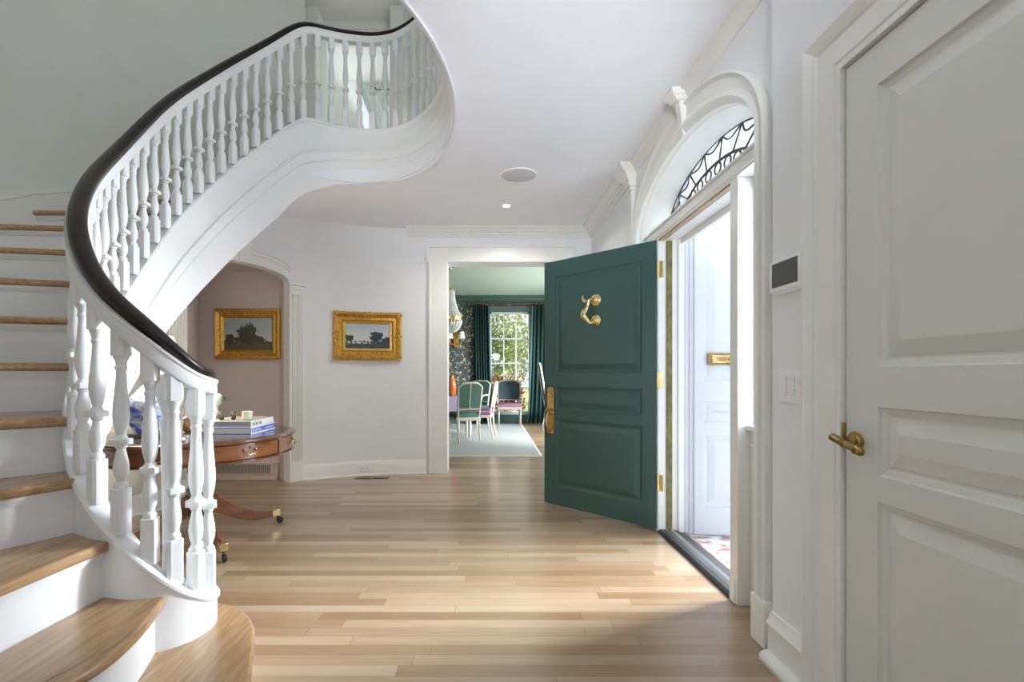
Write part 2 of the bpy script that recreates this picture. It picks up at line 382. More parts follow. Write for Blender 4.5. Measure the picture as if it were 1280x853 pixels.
# well geometry
CX, CY, EA, EB = -1.11, 3.0, .875, 1.32
def ell(th, off=0):
    a = math.radians(th); w = max(0, min(1, (-40-th)/32)); w = w*w*(3-2*w)   # the foot of the flight is a little fuller
    return Vector((CX-.02*w-(EA+.025*w+off)*math.cos(a), CY+(EB+off)*math.sin(a)))
# first floor slab with the stair well cut out
poly = [(1.75, -3), (1.75, 6.0), (-2.35, 6.0), (-2.1, 5.3)]
poly += [tuple(ell(t, .0)) for t in range(62, 251, 3)] + [(-.85, .3), (-.85, -3)]
mb = MB(); mb.prism(poly, F2-.005, None, CZ); struct(mb.build('ceiling', 'ceil'), 'foyer ceiling')
mb = MB(); mb.box(-3.6, 1.9, -3.1, 9.8, UC, UC+.1); struct(mb.build('ceiling_upper', 'upwhite'), 'upper hall ceiling')

# far wall with the opening to the dining room
OX0, OX1, OZ = -.4855, .77, 2.467
mb = MB(); mb.box(-.74, OX0, 5.70, 5.95, 0, F2); mb.box(OX1, 1.4, 5.70, 5.95, 0, F2); mb.box(OX0, OX1, 5.70, 5.95, OZ, F2)
struct(mb.build('wall_far', 'wall'), 'far foyer wall around the dining room opening')
# back and side closing walls
mb = MB(); mb.box(-3.4, 1.5, -3.0, -2.9, 0, UC); struct(mb.build('wall_back', 'wall'))
WX = 1.2; NX = 1.155; AY = 3.03
mb = MB(); mb.box(NX, NX+.5, -3, .70, 0, CZ); mb.box(NX, NX+.5, .70, 1.595, 2.165, CZ); mb.box(NX, NX+.5, 1.595, 1.985, 0, CZ); mb.box(NX+.12, NX+.5, .70, 1.595, 0, 2.17)
struct(mb.build('wall_near', 'wall'), 'short off-white wall between the entrance and the white door')
mb = MB(); mb.box(1.6, 1.7, -3, 6, F2, UC); mb.box(-1.168, 1.7, 5.89, 6.0, F2, UC); struct(mb.build('wall_upper_far', 'upwall'))

def arch_pts(a, b, z0=2.22, n=40, cy=AY):
    return [(cy+a*math.cos(PI*k/n), z0+b*math.sin(PI*k/n)) for k in range(n+1)]   # from +y side to -y side
# right wall: face with arched opening x=WX..WX+.5 (front reveal .75 / .32)
def arch_wall(name, x0, x1, a, b, ya, yb, zt, mat, z0=2.22):
    mb = MB(); ap = arch_pts(a, b, z0)
    mb.box(x0, x1, ya, AY-a, 0, zt); mb.box(x0, x1, AY+a, yb, 0, zt)
    rings = [[Vector((x0, y, z)), Vector((x0, y, zt)), Vector((x1, y, zt)), Vector((x1, y, z))] for y, z in ap]
    mb.loft(rings)
    return struct(mb.build(name, mat, smooth=True))
arch_wall('wall_right', WX, 1.44, .91, .49, 1.98, 5.75, F2, 'wall')

# arched casing round the front door: profile from outer edge to inner reveal
def arch_casing():
    mb = MB()
    prof = [(.965, .575, 1.205), (.965, .575, 1.168), (.955, .562, 1.158), (.946, .55, 1.168), (.941, .542, 1.178), (.918, .475, 1.180), (.913, .458, 1.164), (.902, .432, 1.157), (.89, .405, 1.166), (.88, .386, 1.18), (.876, .384, 1.206), (.868, .379, 1.215), (.865, .376, 1.28), (.785, .358, 1.40), (.785, .358, 1.43), (.935, .53, 1.43), (.935, .53, 1.205)]
    def ring(kind, v):
        if kind == 'arch': return [Vector((x, AY+a*math.cos(v), 2.22+b*math.sin(v))) for a, b, x in prof]
        return [Vector((x, AY+(a if kind == 'far' else -a), v)) for a, b, x in prof]
    rings = [ring('far', z) for z in (0, 1.1, 2.2)]+[ring('arch', PI*k/56) for k in range(57)]+[ring('near', z) for z in (2.2, 1.1, 0)]
    mb.loft(rings); return struct(mb.build('trim_1', 'trim', smooth=True, angle=25), 'white arched casing round the front entrance')
arch_casing()
# keystone at arch crown
mb = MB(); mb.loft([[Vector((x, 2.945+q*w, z)) for x, q in ((1.20, -1), (p_, -1), (p_, 1), (1.20, 1))] for z, w, p_ in ((2.60, .020, 1.165), (2.70, .028, 1.15), (2.795, .036, 1.135), (2.80, .045, 1.115), (2.82, .05, 1.10), (2.825, .06, 1.09), (2.845, .068, 1.08), (CZ, .07, 1.08))])
struct(mb.build('trim_2', 'trim', bevel=.003), 'keystone bracket at the crown of the entrance arch')
mb = MB()
for ya, yb in ((AY-.985, AY-.872), (AY+.872, AY+.985)): mb.box(1.155, 1.2, ya, yb, 0, .2)
struct(mb.build('trim_13', 'trim', bevel=.006), 'plinth blocks under the entrance casing')

# cornice: classical with dentils on far wall and far part of the side wall, plain crown on the near part
CP = [(0, -.085), (.02, -.085), (.028, -.078), (.035, -.06), (.035, -.055), (.06, -.05), (.075, -.03), (.105, -.018), (.12, -.012), (.12, 0), (0, 0)]
def crown(name, path, prof, mat='trim', label=None):
    mb = MB(); sweep(mb, path, prof); return struct(mb.build(name, mat, smooth=True, angle=25), label)
path = [(-.96, 5.70, CZ), (-.96, 5.699, CZ), (1.2, 5.699, CZ), (1.2, 4.02, CZ)]
crown('trim_3', [(-.94, 5.70, CZ), (1.2, 5.70, CZ), (1.2, 4.03, CZ)], CP, label='dentilled cornice of the foyer')
def dentils(name, p0, p1, inx, iny, n):
    mb = MB(); a = Vector(p0); b = Vector(p1); d = (b-a)/n; w = Vector((inx, iny, 0)); rings = []
    for i in range(n):
        for f, u in ((0, .03), (.02, .052), (.55, .052), (.57, .03)):
            c = a+d*(i+f); rings.append([c+Vector((0, 0, -.085)), c+w*u+Vector((0, 0, -.083)), c+w*u+Vector((0, 0, -.055)), c+Vector((0, 0, -.055))])
    mb.loft(rings); return struct(mb.build(name, 'trim'))
dentils('trim_4', (-.92, 5.70, CZ), (1.15, 5.70, CZ), 0, -1, 50)
dentils('trim_5', (1.2, 5.65, CZ), (1.2, 4.1, CZ), -1, 0, 38)
# lower fillet under dentils
crown('trim_6', [(-.92, 5.70, CZ), (1.2, 5.70, CZ), (1.2, 4.05, CZ)], [(0, -.105), (.022, -.105), (.03, -.095), (.03, -.085), (0, -.085)])
# pilaster with capital under cornice end
mb = MB(); mb.box(1.165, 1.2, 3.995, 4.10, 0, CZ-.19); mb.box(1.15, 1.2, 3.985, 4.11, CZ-.19, CZ-.17); mb.box(1.14, 1.2, 3.975, 4.12, CZ-.16, CZ-.11)
mb.box(1.155, 1.2, 3.99, 4.105, CZ-.17, CZ-.16)
mb.loft([[Vector((1.2-u, y0, z)) for u, y0 in ((0, 4.05-w), (d, 4.05-w), (d, 4.05+w), (0, 4.05+w))] for z, d, w in ((CZ-.11, .07, .075), (CZ-.09, .075, .08), (CZ-.06, .09, .095), (CZ-.03, .13, .13), (CZ-.015, .15, .15), (CZ, .15, .15))])
struct(mb.build('trim_7', 'trim', bevel=.003), 'slim pilaster with a small capital under the cornice end')
crown('trim_8', [(1.2, 4.03, CZ), (1.2, 1.98, CZ)], [(0, -.06), (.012, -.06), (.02, -.05), (.05, -.02), (.07, -.012), (.07, 0), (0, 0)])
crown('trim_9', [(NX, 1.985, CZ), (NX, -2.5, CZ)], [(0, -.06), (.012, -.06), (.02, -.05), (.05, -.02), (.07, -.012), (.07, 0), (0, 0)])

# doorway casing with shouldered head
mb = MB(); yf = 5.70
cas = [(-.69, 0), (OX0, 0), (OX0, OZ), (OX1, OZ), (OX1, 0), (.972, 0), (.972, 2.46), (1.0, 2.46), (1.0, 2.645), (-.715, 2.645), (-.715, 2.46), (-.69, 2.46)]
mb.prism([(x, z) for x, z in cas], .028, Matrix(((1, 0, 0, 0), (0, 0, -1, yf), (0, 1, 0, 0), (0, 0, 0, 1))))
band = [(-.725, 2.655), (1.01, 2.655), (1.01, 2.63), (-.725, 2.63)]
mb.box(-.728, 1.012, 5.66, 5.70, 2.632, 2.655); mb.box(-.70, -.672, 5.662, 5.70, 0, 2.46); mb.box(.955, .982, 5.662, 5.70, 0, 2.46); mb.box(-.728, -.70, 5.662, 5.7, 2.455, 2.64); mb.box(.985, 1.012, 5.662, 5.7, 2.455, 2.64)
struct(mb.build('trim_10', 'trim', bevel=.005), 'white shouldered casing round the dining room opening')

# niche
pL, pR = OUTC[iL], OUTC[iR]; bL, bR = Vector((-3.22, 5.42)), Vector((-2.325, 5.42))
mb = MB()
for a, b in ((pL, bL), (bL, bR), (bR, pR)):
    mb.loft([[Vector((p.x, p.y, 0)), Vector((p.x, p.y, 2.32))] for p in (a, b)], False, False)
top = [pL]+[OUTC[i] for i in range(iL+1, iR)]+[pR, bR, bL]
mb.add([Vector((p.x, p.y, 2.30)) for p in top], [tuple(range(len(top)))])
o = mb.build('wall_niche', 'niche', fix=False); struct(o, 'taupe niche behind the arch')
mb = MB(); mb.box(bL.x, bR.x, 5.385, 5.42, 0, .17); mb.box(bL.x, bR.x, 5.35, 5.42, 0, .03); mb.box(bL.x, bR.x, 5.375, 5.42, .17, .185)
struct(mb.build('baseboard_niche', 'nichetrim', bevel=.004))
g = empty('wall_register', (-2.72, 5.385, 0)); tag(g, 'low slotted metal register in the niche baseboard behind the table', 'register')
mb = MB(); mb.box(-.345, .345, -.012, 0, .055, .175); mb.build('frame', 'nichetrim', g, bevel=.004)
mb = MB(); mb.box(-.315, .315, -.016, -.01, .07, .165); mb.build('grille', 'grate', g)

# fluted pilasters and arch casing of niche
def fluted(name, idx, side, label):
    p = OUTC[idx]; n = out_norm(idx); t = Vector((n.y, -n.x))*side     # t runs away from the opening
    if (OUTC[(iL+iR)//2]-p).dot(t) > 0: t = -t
    W = .15; mb = MB()
    prof = [(0, 0), (0, .03)]
    for k in range(5):
        u = .018+k*.027; prof += [(u, .03), (u+.003, .017), (u+.011, .014), (u+.016, .017), (u+.019, .03)]
    prof += [(W, .03), (W, 0)]
    mb.loft([[Vector((*(p+t*u+n*v), z)) for u, v in prof] for z in (.22, 2.02)])
    def blk(u0, u1, d, z0, z1): mb.loft([[Vector((*(p+t*u+n*v), z)) for u, v in ((u0, 0), (u0, d), (u1, d), (u1, 0))] for z in (z0, z1)])
    blk(0, W, .04, 0, .22); blk(0, W, .036, 2.02, 2.07); blk(-.012, W+.012, .05, 2.07, 2.095); blk(-.004, W+.004, .04, 2.095, 2.115); blk(-.02, W+.02, .06, 2.115, 2.14)
    return struct(mb.build(name, 'trim', bevel=.002), label)
fluted('trim_11', iR, 1, 'fluted pilaster beside the niche'); fluted('trim_12', iL, 1, 'fluted pilaster beside the niche')
mb = MB(); rings = []
n_ = 24
for k in range(n_+1):
    f = iL+(iR-iL)*k/n_; i = int(min(f, iR-1)); fr = f-i
    p = OUTC[i].lerp(OUTC[i+1], fr); nn = out_norm(i).lerp(out_norm(i+1), fr).normalized(); z = arch_z(f)
    tt = k/n_*2-1; tg = Vector((-nn.y, nn.x)); sl = tt*.1
    rings.append([Vector((*(p+nn*v), z+w)) for w, v in ((-.002, -.02), (-.002, .03), (.03, .035), (.085, .035), (.09, .045), (.105, .048), (.112, .035), (.125, .035), (.13, .05), (.145, .05), (.15, 0))])
mb.loft(rings); struct(mb.build('trim_14', 'trim', smooth=True, angle=25), 'segmental arch moulding over the niche')
im = (iL+iR)//2; p = OUTC[im]; nn = out_norm(im); tt = Vector((-nn.y, nn.x)); mb = MB()
mb.loft([[Vector((*(p+tt*u+nn*v), z)) for u, v in ((-w, 0), (-w, .07), (-w*.4, .085), (w*.4, .085), (w, .07), (w, 0))] for z, w in ((2.25, .05), (2.46, .075))])
struct(mb.build('trim_15', 'trim', bevel=.004), 'fluted keystone over the niche')

# baseboards
BB = [(0, 0), (.03, 0), (.03, .012), (.02, .02), (.018, .135), (.012, .15), (.006, .165), (0, .165)]
mb = MB(); i0 = near_idx((-2.03, 5.31)); sweep(mb, [(p.x, p.y, 0) for p in OUTC[i0:]], BB); struct(mb.build('baseboard_curved', 'trim', smooth=True, angle=25))
mb = MB(); j0 = near_idx((-3.22, 3.1)); j1 = near_idx((-2.78, 4.24)); sweep(mb, [(p.x, p.y, 0) for p in OUTC[j0:j1+1]], BB); struct(mb.build('baseboard_stair', 'trim', smooth=True, angle=25))
mb = MB(); sweep(mb, [(1.0, 5.7, 0), (1.2, 5.7, 0), (1.2, 4.1, 0)], BB); struct(mb.build('baseboard_far', 'trim', smooth=True, angle=25))
mb = MB(); sweep(mb, [(NX, 1.985, 0), (NX, 1.76, 0)], [(0, 0), (.055, 0), (.058, .018), (.05, .033), (.035, .04), (.02, .042), (.02, .14), (.03, .145), (.03, .155), (.018, .17), (.010, .195), (0, .2)])
struct(mb.build('baseboard_near', 'trim', smooth=True, angle=25), 'white baseboard with a worn rounded shoe moulding')

# ------------------------------------------------------------------ panelled doors
PANELS = [(.178, .768), (.845, 1.05), (1.17, 2.012)]
def door_leaf(name, w, h, th, panels, stile, mats, parent, raised=True, both=True):
    """leaf in local coords: x 0..w, y 0 (front) .. th, z 0..h; recessed mouldings and raised fields in the front face"""
    def frame_face(mb, y, sgn):
        xs = [0, stile, w-stile, w]; zs = [0]+[z for p in panels for z in p]+[h]
        for i in range(3):
            for j in range(len(zs)-1):
                if i == 1 and j % 2 == 1: continue
                mb.add([Vector((xs[i], y, zs[j])), Vector((xs[i+1], y, zs[j])), Vector((xs[i+1], y, zs[j+1])), Vector((xs[i], y, zs[j+1]))], [(0, 1, 2, 3) if sgn > 0 else (3, 2, 1, 0)])
        for z0, z1 in panels:
            loops = [(0, 0), (.004, .010), (.018, .014), (.024, .017), (.030, .017), (.034, .014), (.075, .003), (.078, .003)] if raised else [(0, 0), (.01, .012), (.02, .012)]
            rings = [[Vector((stile+a, y+sgn*d, z0+a)), Vector((w-stile-a, y+sgn*d, z0+a)), Vector((w-stile-a, y+sgn*d, z1-a)), Vector((stile+a, y+sgn*d, z1-a))] for a, d in loops]
            o = len(mb.v); mb.loft(rings, True, False)
            q = len(mb.v); mb.f.append((q-4, q-3, q-2, q-1)); mb.mi.append(mb.m)
    mb = MB(); frame_face(mb, 0, 1)
    if both: frame_face(mb, th, -1)
    else: mb.add([Vector((0, th, 0)), Vector((w, th, 0)), Vector((w, th, h)), Vector((0, th, h))], [(0, 1, 2, 3)])
    if len(mats) > 1: mb.m = 1
    mb.add([Vector((x, y, z)) for x in (0, w) for y in (0, th) for z in (0, h)], [(0, 1, 3, 2), (4, 5, 7, 6), (0, 4, 6, 2), (1, 3, 7, 5)])
    return mb.build(name, mats, parent, fix=False)

# green front door: local x runs from hinge to free edge
D1 = empty('door_1', (1.2376, 3.596, .018)); struct(D1, 'dark green panelled front door standing wide open, with brass knocker'); tag(D1, None, 'door')
D1.rotation_euler = (0, 0, math.atan2(.717, -.697))
# local x along door; local y = rotated +90 => away?  front face must look to the camera
DW = 1.063
sub = empty('leaf_pivot'); COL.objects.unlink(sub); bpy.data.objects.remove(sub)
gd = door_leaf('door_leaf', DW, 2.132, .046, [(a-.018, b-.018) for a, b in PANELS], .117, ['green', 'dooredge'], D1)
gd.scale = (1, -1, 1)      # front face towards the entrance
gd['label'] = 'dark green panelled leaf'
Y = 1  # outward (towards camera) in local coordinates is +y
def dpart(mb, name, mat, parent=D1, **k): return mb.build(name, mat, parent, **k)
# knocker
kx, kz = .562, 1.667
KN = MB(); KN.lathe([(0, 0), (.046, 0), (.049, .007), (.042, .014), (.034, .012), (.028, .016), (.022, .026), (.010, .032), (0, .033)], n=28, mat=Matrix.Translation((kx-.04, 0, kz+.078)) @ Matrix.Rotation(-PI/2, 4, 'X'))
plate = KN.build('door_knocker', 'pbrass', D1, smooth=True); plate['label'] = 'polished brass dolphin knocker'
KN = MB(); KN.lathe([(0, 0), (.043, 0), (.046, .007), (.039, .014), (.031, .012), (.024, .02), (.012, .03), (0, .032)], n=28, mat=Matrix.Translation((kx-.04, 0, kz-.088)) @ Matrix.Rotation(-PI/2, 4, 'X')); KN.build('strike_rosette', 'pbrass', plate, smooth=True)
pts = crom([(kx-.03, .035, kz+.085), (kx+.0, .045, kz+.075), (kx+.005, .05, kz+.045), (kx+.012, .055, kz+.01), (kx+.040, .058, kz-.02), (kx+.038, .055, kz-.05), (kx+.012, .048, kz-.085), (kx-.012, .042, kz-.11), (kx-.035, .035, kz-.1)], 6)
rr = [interp([(0, .014), (.15, .016), (.32, .013), (.5, .026), (.62, .030), (.8, .019), (1, .010)], i/(len(pts)-1)) for i in range(len(pts))]
KN = MB(); KN.tube(pts, rr, 12); KN.build('dolphin_body', 'pbrass', plate, smooth=True)
KN = MB(); KN.tube(crom([(kx+.0, .045, kz+.07), (kx+.025, .05, kz+.068), (kx+.048, .05, kz+.082), (kx+.058, .05, kz+.105), (kx+.045, .05, kz+.118)], 5), [.012, .012, .012, .012, .013, .014, .016, .018, .019, .019, .018, .016, .013, .011, .010, .009, .009, .008, .007, .006, .005], 10); KN.build('dolphin_tail', 'pbrass', plate, smooth=True)
# handle set
hx, hz = .99, .825
mb = MB(); pl = [(-.035, -.205), (.035, -.205), (.035, .19), (.02, .205), (-.02, .205), (-.035, .19)]
mb.prism(pl, .008, Matrix(((1, 0, 0, hx), (0, 0, 1, 0), (0, 1, 0, hz), (0, 0, 0, 1))))
hs = mb.build('handle_plate', 'brass', D1, bevel=.003); hs['label'] = 'brass entry handle plate'
mb = MB(); mb.tube(crom([(hx, .008, hz-.03), (hx, .045, hz-.04), (hx, .06, hz-.09), (hx, .055, hz-.14), (hx, .03, hz-.175), (hx, .008, hz-.18)], 6), .011, 10); mb.build('grip', 'brass', hs, smooth=True)
mb = MB(); mb.tube([(hx, .005, hz+.0), (hx, .04, hz+.005), (hx, .055, hz+.012)], [.012, .014, .02], 10, flat=.5); mb.build('thumb_latch', 'brass', hs, smooth=True)
mb = MB(); mb.lathe([(0, 0), (.02, 0), (.02, .008), (.012, .014), (0, .015)], n=18, mat=Matrix.Translation((hx, .008, hz+.13)) @ Matrix.Rotation(-PI/2, 4, 'X')); mb.build('lock_cylinder', 'brass', hs, smooth=True)
for z in (1.91, 1.10, .345):
    mb = MB(); mb.box(-.006, .0, -.042, .004, z-.06, z+.06); mb.lathe([(0, -.064), (.005, -.064), (.009, -.06), (.009, .06), (.005, .064), (0, .064)], (-.012, .006, z), 12); mb.box(-.05, -.012, .0, .004, z-.06, z+.06)
    mb.build('hinge', 'pbrass', D1, bevel=.001)

# closet door on the near wall: local x runs towards the camera (-y)
D2 = empty('door_2', (NX+.003, 1.582, .012), -PI/2); struct(D2, 'white panelled door with a brass lever'); tag(D2, None, 'door')
door_leaf('door_leaf', .87, 2.135, .045, PANELS, .128, ['closet'], D2, both=False)
D2r = .0
# front of leaf is local y=0 facing local -y = world -x after -90deg turn?
mb = MB(); RX = Matrix.Rotation(PI/2, 4, 'X')
lx, lz = .045, .936
mb.lathe([(0, 0), (.031, 0), (.033, .004), (.029, .008), (.026, .007), (.023, .012), (.016, .014), (.012, .03), (0, .031)], n=28, mat=Matrix.Translation((lx, 0, lz)) @ RX)
lv = mb.build('lever_rosette', 'oldbrass', D2, smooth=True); lv['label'] = 'aged brass rosette'
mb = MB(); mb.tube([(lx, -.02, lz), (lx, -.055, lz)], .009, 12); mb.build('lever_spindle', 'oldbrass', lv, smooth=True)
mb = MB(); pr = [(0, 0), (.006, .001), (.010, .006), (.006, .011), (.009, .014), (.0105, .018), (.0105, .055), (.012, .058), (.0085, .061), (.0095, .066), (.0095, .105), (.012, .108), (.0125, .113), (.009, .118), (.007, .121), (.0105, .126), (.0095, .133), (.005, .138), (0, .139)]
mb.lathe([(r*1.2, z) for r, z in pr], n=16, mat=Matrix.Translation((lx-.035, -.056, lz+.012)) @ Matrix.Rotation(math.radians(104), 4, 'Y')); mb.build('lever', 'oldbrass', lv, smooth=True)
mb = MB(); mb.box(-.006, .002, -.012, -.001, lz+.0, lz+.055); mb.build('strike_plate', 'oldbrass', D2, bevel=.002)
# casing of closet door (mitred, moulded)
def casing(name, pts, prof, label=None, mat='trim'):
    """pts in wall plane (y,z) on x=NX; prof (w outward from opening, d out of wall)"""
    mb = MB(); rings = []
    for (y, z, dy, dz) in pts: rings.append([Vector((NX-d, y+dy*w, z+dz*w)) for w, d in prof])
    mb.loft(rings); return struct(mb.build(name, mat, smooth=True, angle=20), label)
cp = [(0, -.09), (0, .012), (.012, .014), (.016, .008), (.024, .008), (.03, .014), (.04, .015), (.10, .017), (.108, .026), (.116, .022), (.122, .028), (.145, .040), (.155, .040), (.158, 0)]
casing('trim_16', [(1.588, 0, 1, 0), (1.588, 2.155, 1, 1), (.70, 2.155, -1, 1), (.70, 0, -1, 0)], cp, 'moulded casing round the white door')

# ------------------------------------------------------------------ entrance frame
yA, yB = 2.516, 3.583
mb = MB()
mb.box(1.2425, 1.43, 2.44, yA, 0, 2.15); mb.box(1.2425, 1.43, yB, 3.65, 0, 2.15)         # mullions
mb.box(1.237, 1.43, 2.17, 3.88, 2.15, 2.222); mb.box(1.224, 1.43, 2.17, 3.88, 2.222, 2.236); mb.box(1.230, 1.43, 2.17, 3.88, 2.162, 2.177)
for y0, y1 in ((2.17, 2.44), (3.65, 3.88)):
    mb.box(1.31, 1.43, y0, y1, 0, .88); mb.box(1.285, 1.43, y0, y1, .88, .905); mb.box(1.295, 1.43, y0, y1, .80, .815); mb.box(1.32, 1.40, y0, y1, 2.09, 2.15)
    mb.box(1.325, 1.385, y0, y0+.022, .9, 2.12); mb.box(1.325, 1.385, y1-.022, y1, .9, 2.12)
mb.box(1.238, 1.26, 2.46, yA-.002, 0, .12); mb.box(1.40, 1.43, yA, yB, 2.11, 2.15); mb.box(1.385, 1.43, yB-.02, yB, 0, 2.15)
struct(mb.build('trim_17', 'trim', bevel=.004), 'white entrance frame with mullions and transom')
mb = MB(); mb.box(1.30, 1.345, yB-.006, yB, .02, 2.14); struct(mb.build('trim_18', 'strip'), 'brass weather strip on the hinge jamb')
mb = MB(); mb.box(1.25, 1.285, yA, yB, 2.138, 2.15); struct(mb.build('trim_19', 'oak'))
mb = MB(); mb.box(1.378, 1.385, yA-.003, yA+.001, .95, 1.05); struct(mb.build('trim_20', 'iron'))
mb = MB(); mb.loft([[Vector((x, y, z)) for x, z in ((1.245, -.02), (1.245, .012), (1.262, .022), (1.285, .022), (1.29, .02))] for y in (yA, yB)]); mb.m = 1
mb.loft([[Vector((x, y, z)) for x, z in ((1.29, -.02), (1.29, .022), (1.315, .03), (1.345, .026), (1.345, -.02))] for y in (yA, yB)]); mb.m = 0
mb.loft([[Vector((x, y, z)) for x, z in ((1.345, -.02), (1.345, .02), (1.43, .0), (1.43, -.02))] for y in (yA, yB)])
struct(mb.build('trim_21', [M['iron'], M['steel']]), 'dark metal threshold of the front entrance')
# sidelights and fanlight
for k, (y0, y1) in enumerate(((2.192, 2.418), (3.672, 3.858))):
    mb = MB(); mb.box(1.352, 1.358, y0, y1, .9, 2.1); struct(mb.build('window_%d' % (2+k), 'frost'), 'narrow sidelight beside the front entrance')
FL = empty('window_4', (1.392, AY, 2.238)); struct(FL, 'arched fanlight with dark metal tracery over the front entrance')
mb = MB(); ap = [(.75*math.cos(PI*k/40), .33*math.sin(PI*k/40)) for k in range(41)]
mb.prism([(y, z) for y, z in ap], .004, Matrix(((0, 0, 1, .015), (1, 0, 0, 0), (0, 1, 0, 0), (0, 0, 0, 1)))); mb.build('pane', 'glass', FL)
def el(a, b, t): return Vector((0, a*math.cos(t), b*math.sin(t)))
mb = MB(); mb.tube([el(.752, .345, PI*k/40) for k in range(41)], .006, 6); mb.build('outer_arc', 'iron', FL, smooth=True)
mb = MB(); mb.tube([el(.53, .215, PI*k/40) for k in range(41)], .008, 6); mb.build('inner_arc', 'iron', FL, smooth=True)
mb = MB(); mb.tube([el(.44, .135, PI*k/40) for k in range(41)], .0065, 6); mb.build('lower_arc', 'iron', FL, smooth=True)
nodes = [math.radians(25+130*k/7) for k in range(8)]
for k, t in enumerate(nodes):
    mb = MB(); mb.tube([el(.53, .215, t), el(.752, .345, t)], .0055, 6); mb.build('spoke', 'iron', FL)
for t0, t1 in zip([0]+nodes, nodes+[PI]):
    mb = MB(); pts = []
    for j in range(9):
        f = j/8; p = el(.752, .345, t0+(t1-t0)*f); s = 1-.13*math.sin(PI*f); pts.append(p*s)
    mb.tube(pts, .0055, 6); mb.build('swag', 'iron', FL, smooth=True)
for k in range(12):
    t = PI*(k+.5)/12; c = (el(.53, .215, t)+el(.44, .135, t))/2; mb = MB()
    r1 = .04
    mb.tube([c+Vector((0, r1*math.cos(2*PI*j/16), .033*math.sin(2*PI*j/16))) for j in range(16)], .0055, 6, loop=True); mb.build('ring', 'iron', FL, smooth=True)
for k in range(5):
    t = PI*(k+1)/6; mb = MB(); mb.tube([el(.2, .0, t)+Vector((0, 0, .0)), el(.44, .135, t)], .005, 6); mb.build('lower_spoke', 'iron', FL)

# outside the entrance
mb = MB(); mb.box(1.43, 2.0, 1.2, 3.62, -.1, -.012); struct(mb.build('floor_porch', 'brick'), 'whitewashed brick landing outside')
mb = MB(); mb.box(2.0, 5.5, -2, 9, -.1, -.014); struct(mb.build('floor_bluestone', 'bluestone'), 'bluestone paving outside')
LAMPS = ((.177, 4.915, 52, 160),)
D3 = empty('door_3', (1.50, 3.56, -.008), math.radians(-7)); struct(D3, 'white outer panelled door with a brass mail slot, open on the porch'); tag(D3, None, 'door')
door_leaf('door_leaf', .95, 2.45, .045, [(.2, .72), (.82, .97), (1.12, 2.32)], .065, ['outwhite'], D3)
mb = MB(); mb.box(.09, .375, -.012, 0, 1.235, 1.32); ms = mb.build('mail_slot', 'oldbrass', D3, bevel=.004); ms['label'] = 'brass mail slot'
mb = MB(); mb.box(.115, .36, -.022, -.012, 1.25, 1.305); mb.build('mail_flap', 'pbrass', ms, bevel=.005)
mb = MB(); mb.box(.15, .345, -.024, -.022, 1.262, 1.292); mb.build('flap_plate', 'brass', ms)
text_mesh('LETTERS', .026, 'flap_lettering', 'iron', ms, Matrix.Translation((.165, -.0245, 1.268)) @ Matrix.Rotation(PI/2, 4, 'X'))
mb = MB(); mb.tube([(.23, -.012, 1.238), (.235, -.03, 1.232), (.25, -.03, 1.232), (.255, -.012, 1.238)], .005, 8); mb.build('pull', 'oldbrass', ms, smooth=True)
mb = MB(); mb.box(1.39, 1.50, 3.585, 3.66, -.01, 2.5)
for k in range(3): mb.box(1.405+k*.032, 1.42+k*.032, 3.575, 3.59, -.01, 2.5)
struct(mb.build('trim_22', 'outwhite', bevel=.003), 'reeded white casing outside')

# ------------------------------------------------------------------ staircase
ST = empty('staircase', (-1.2, 2.0, 0)); tag(ST, 'sweeping white staircase with turned balusters, dark handrail and oak treads', 'staircase')
OFF = Vector((1.2, -2.0, 0))
def sp(mb, name, mat, parent=None, **k):
    if not (parent and parent is not ST): mb.v = [(v[0]+OFF.x, v[1]+OFF.y, v[2]) for v in mb.v]; parent = ST
    else: mb.v = [(v[0]+OFF.x, v[1]+OFF.y, v[2]) for v in mb.v]
    return mb.build(name, mat, parent, **k)
CAPT = [(-130, .30), (-100, .44), (-89, .516), (-79.6, .61), (-70, .725), (-60, .90), (-45, 1.13), (-30, 1.37), (-18.7, 1.578), (-9, 1.82), (.8, 2.086), (12.4, 2.36), (30, 2.775), (37, 2.92), (46, 3.115), (53.8, 3.265), (58.4, 3.325), (65, 3.335), (85, 3.325), (110, 3.29), (150, 3.27), (400, 3.27)]
RAILD = [(-130, .80), (-95, .735), (-82, .765), (-72, .775), (-60, .760), (-45, .75), (-25, .755), (-10, .75), (10, .738), (30, .738), (48, .745), (58, .765), (67, .795), (82, .815), (400, .82)]  # underside of dark rail above cap
ST0 = -80
path = []     # (x, y, cap z, rail underside z)
vc = Vector((-1.21, 1.86))
for k in range(0, 41):       # volute, from inner end to the joint with the ellipse
    f = k/40; a = math.radians(135-225*f)   # 200deg -> -90deg
    r = interp([(0, .10), (.25, .112), (.6, .135), (1, .172)], f)
    p = vc+Vector((r*math.cos(a), r*math.sin(a)))
    zc = interp([(0, .305), (.52, .308), (.68, .33), (.85, .415), (1, .545)], f); zr = interp([(0, 1.13), (.5, 1.13), (.75, 1.155), (1, 1.315)], f)
    path.append((p.x, p.y, zc, zr))
for t in range(-78, 252, 2):
    p = ell(t); zc = smooth_tab(CAPT, t, 4 if t > 42 else 9); path.append((p.x, p.y, zc, zc+smooth_tab(RAILD, t, 8 if t > 42 else 16)))
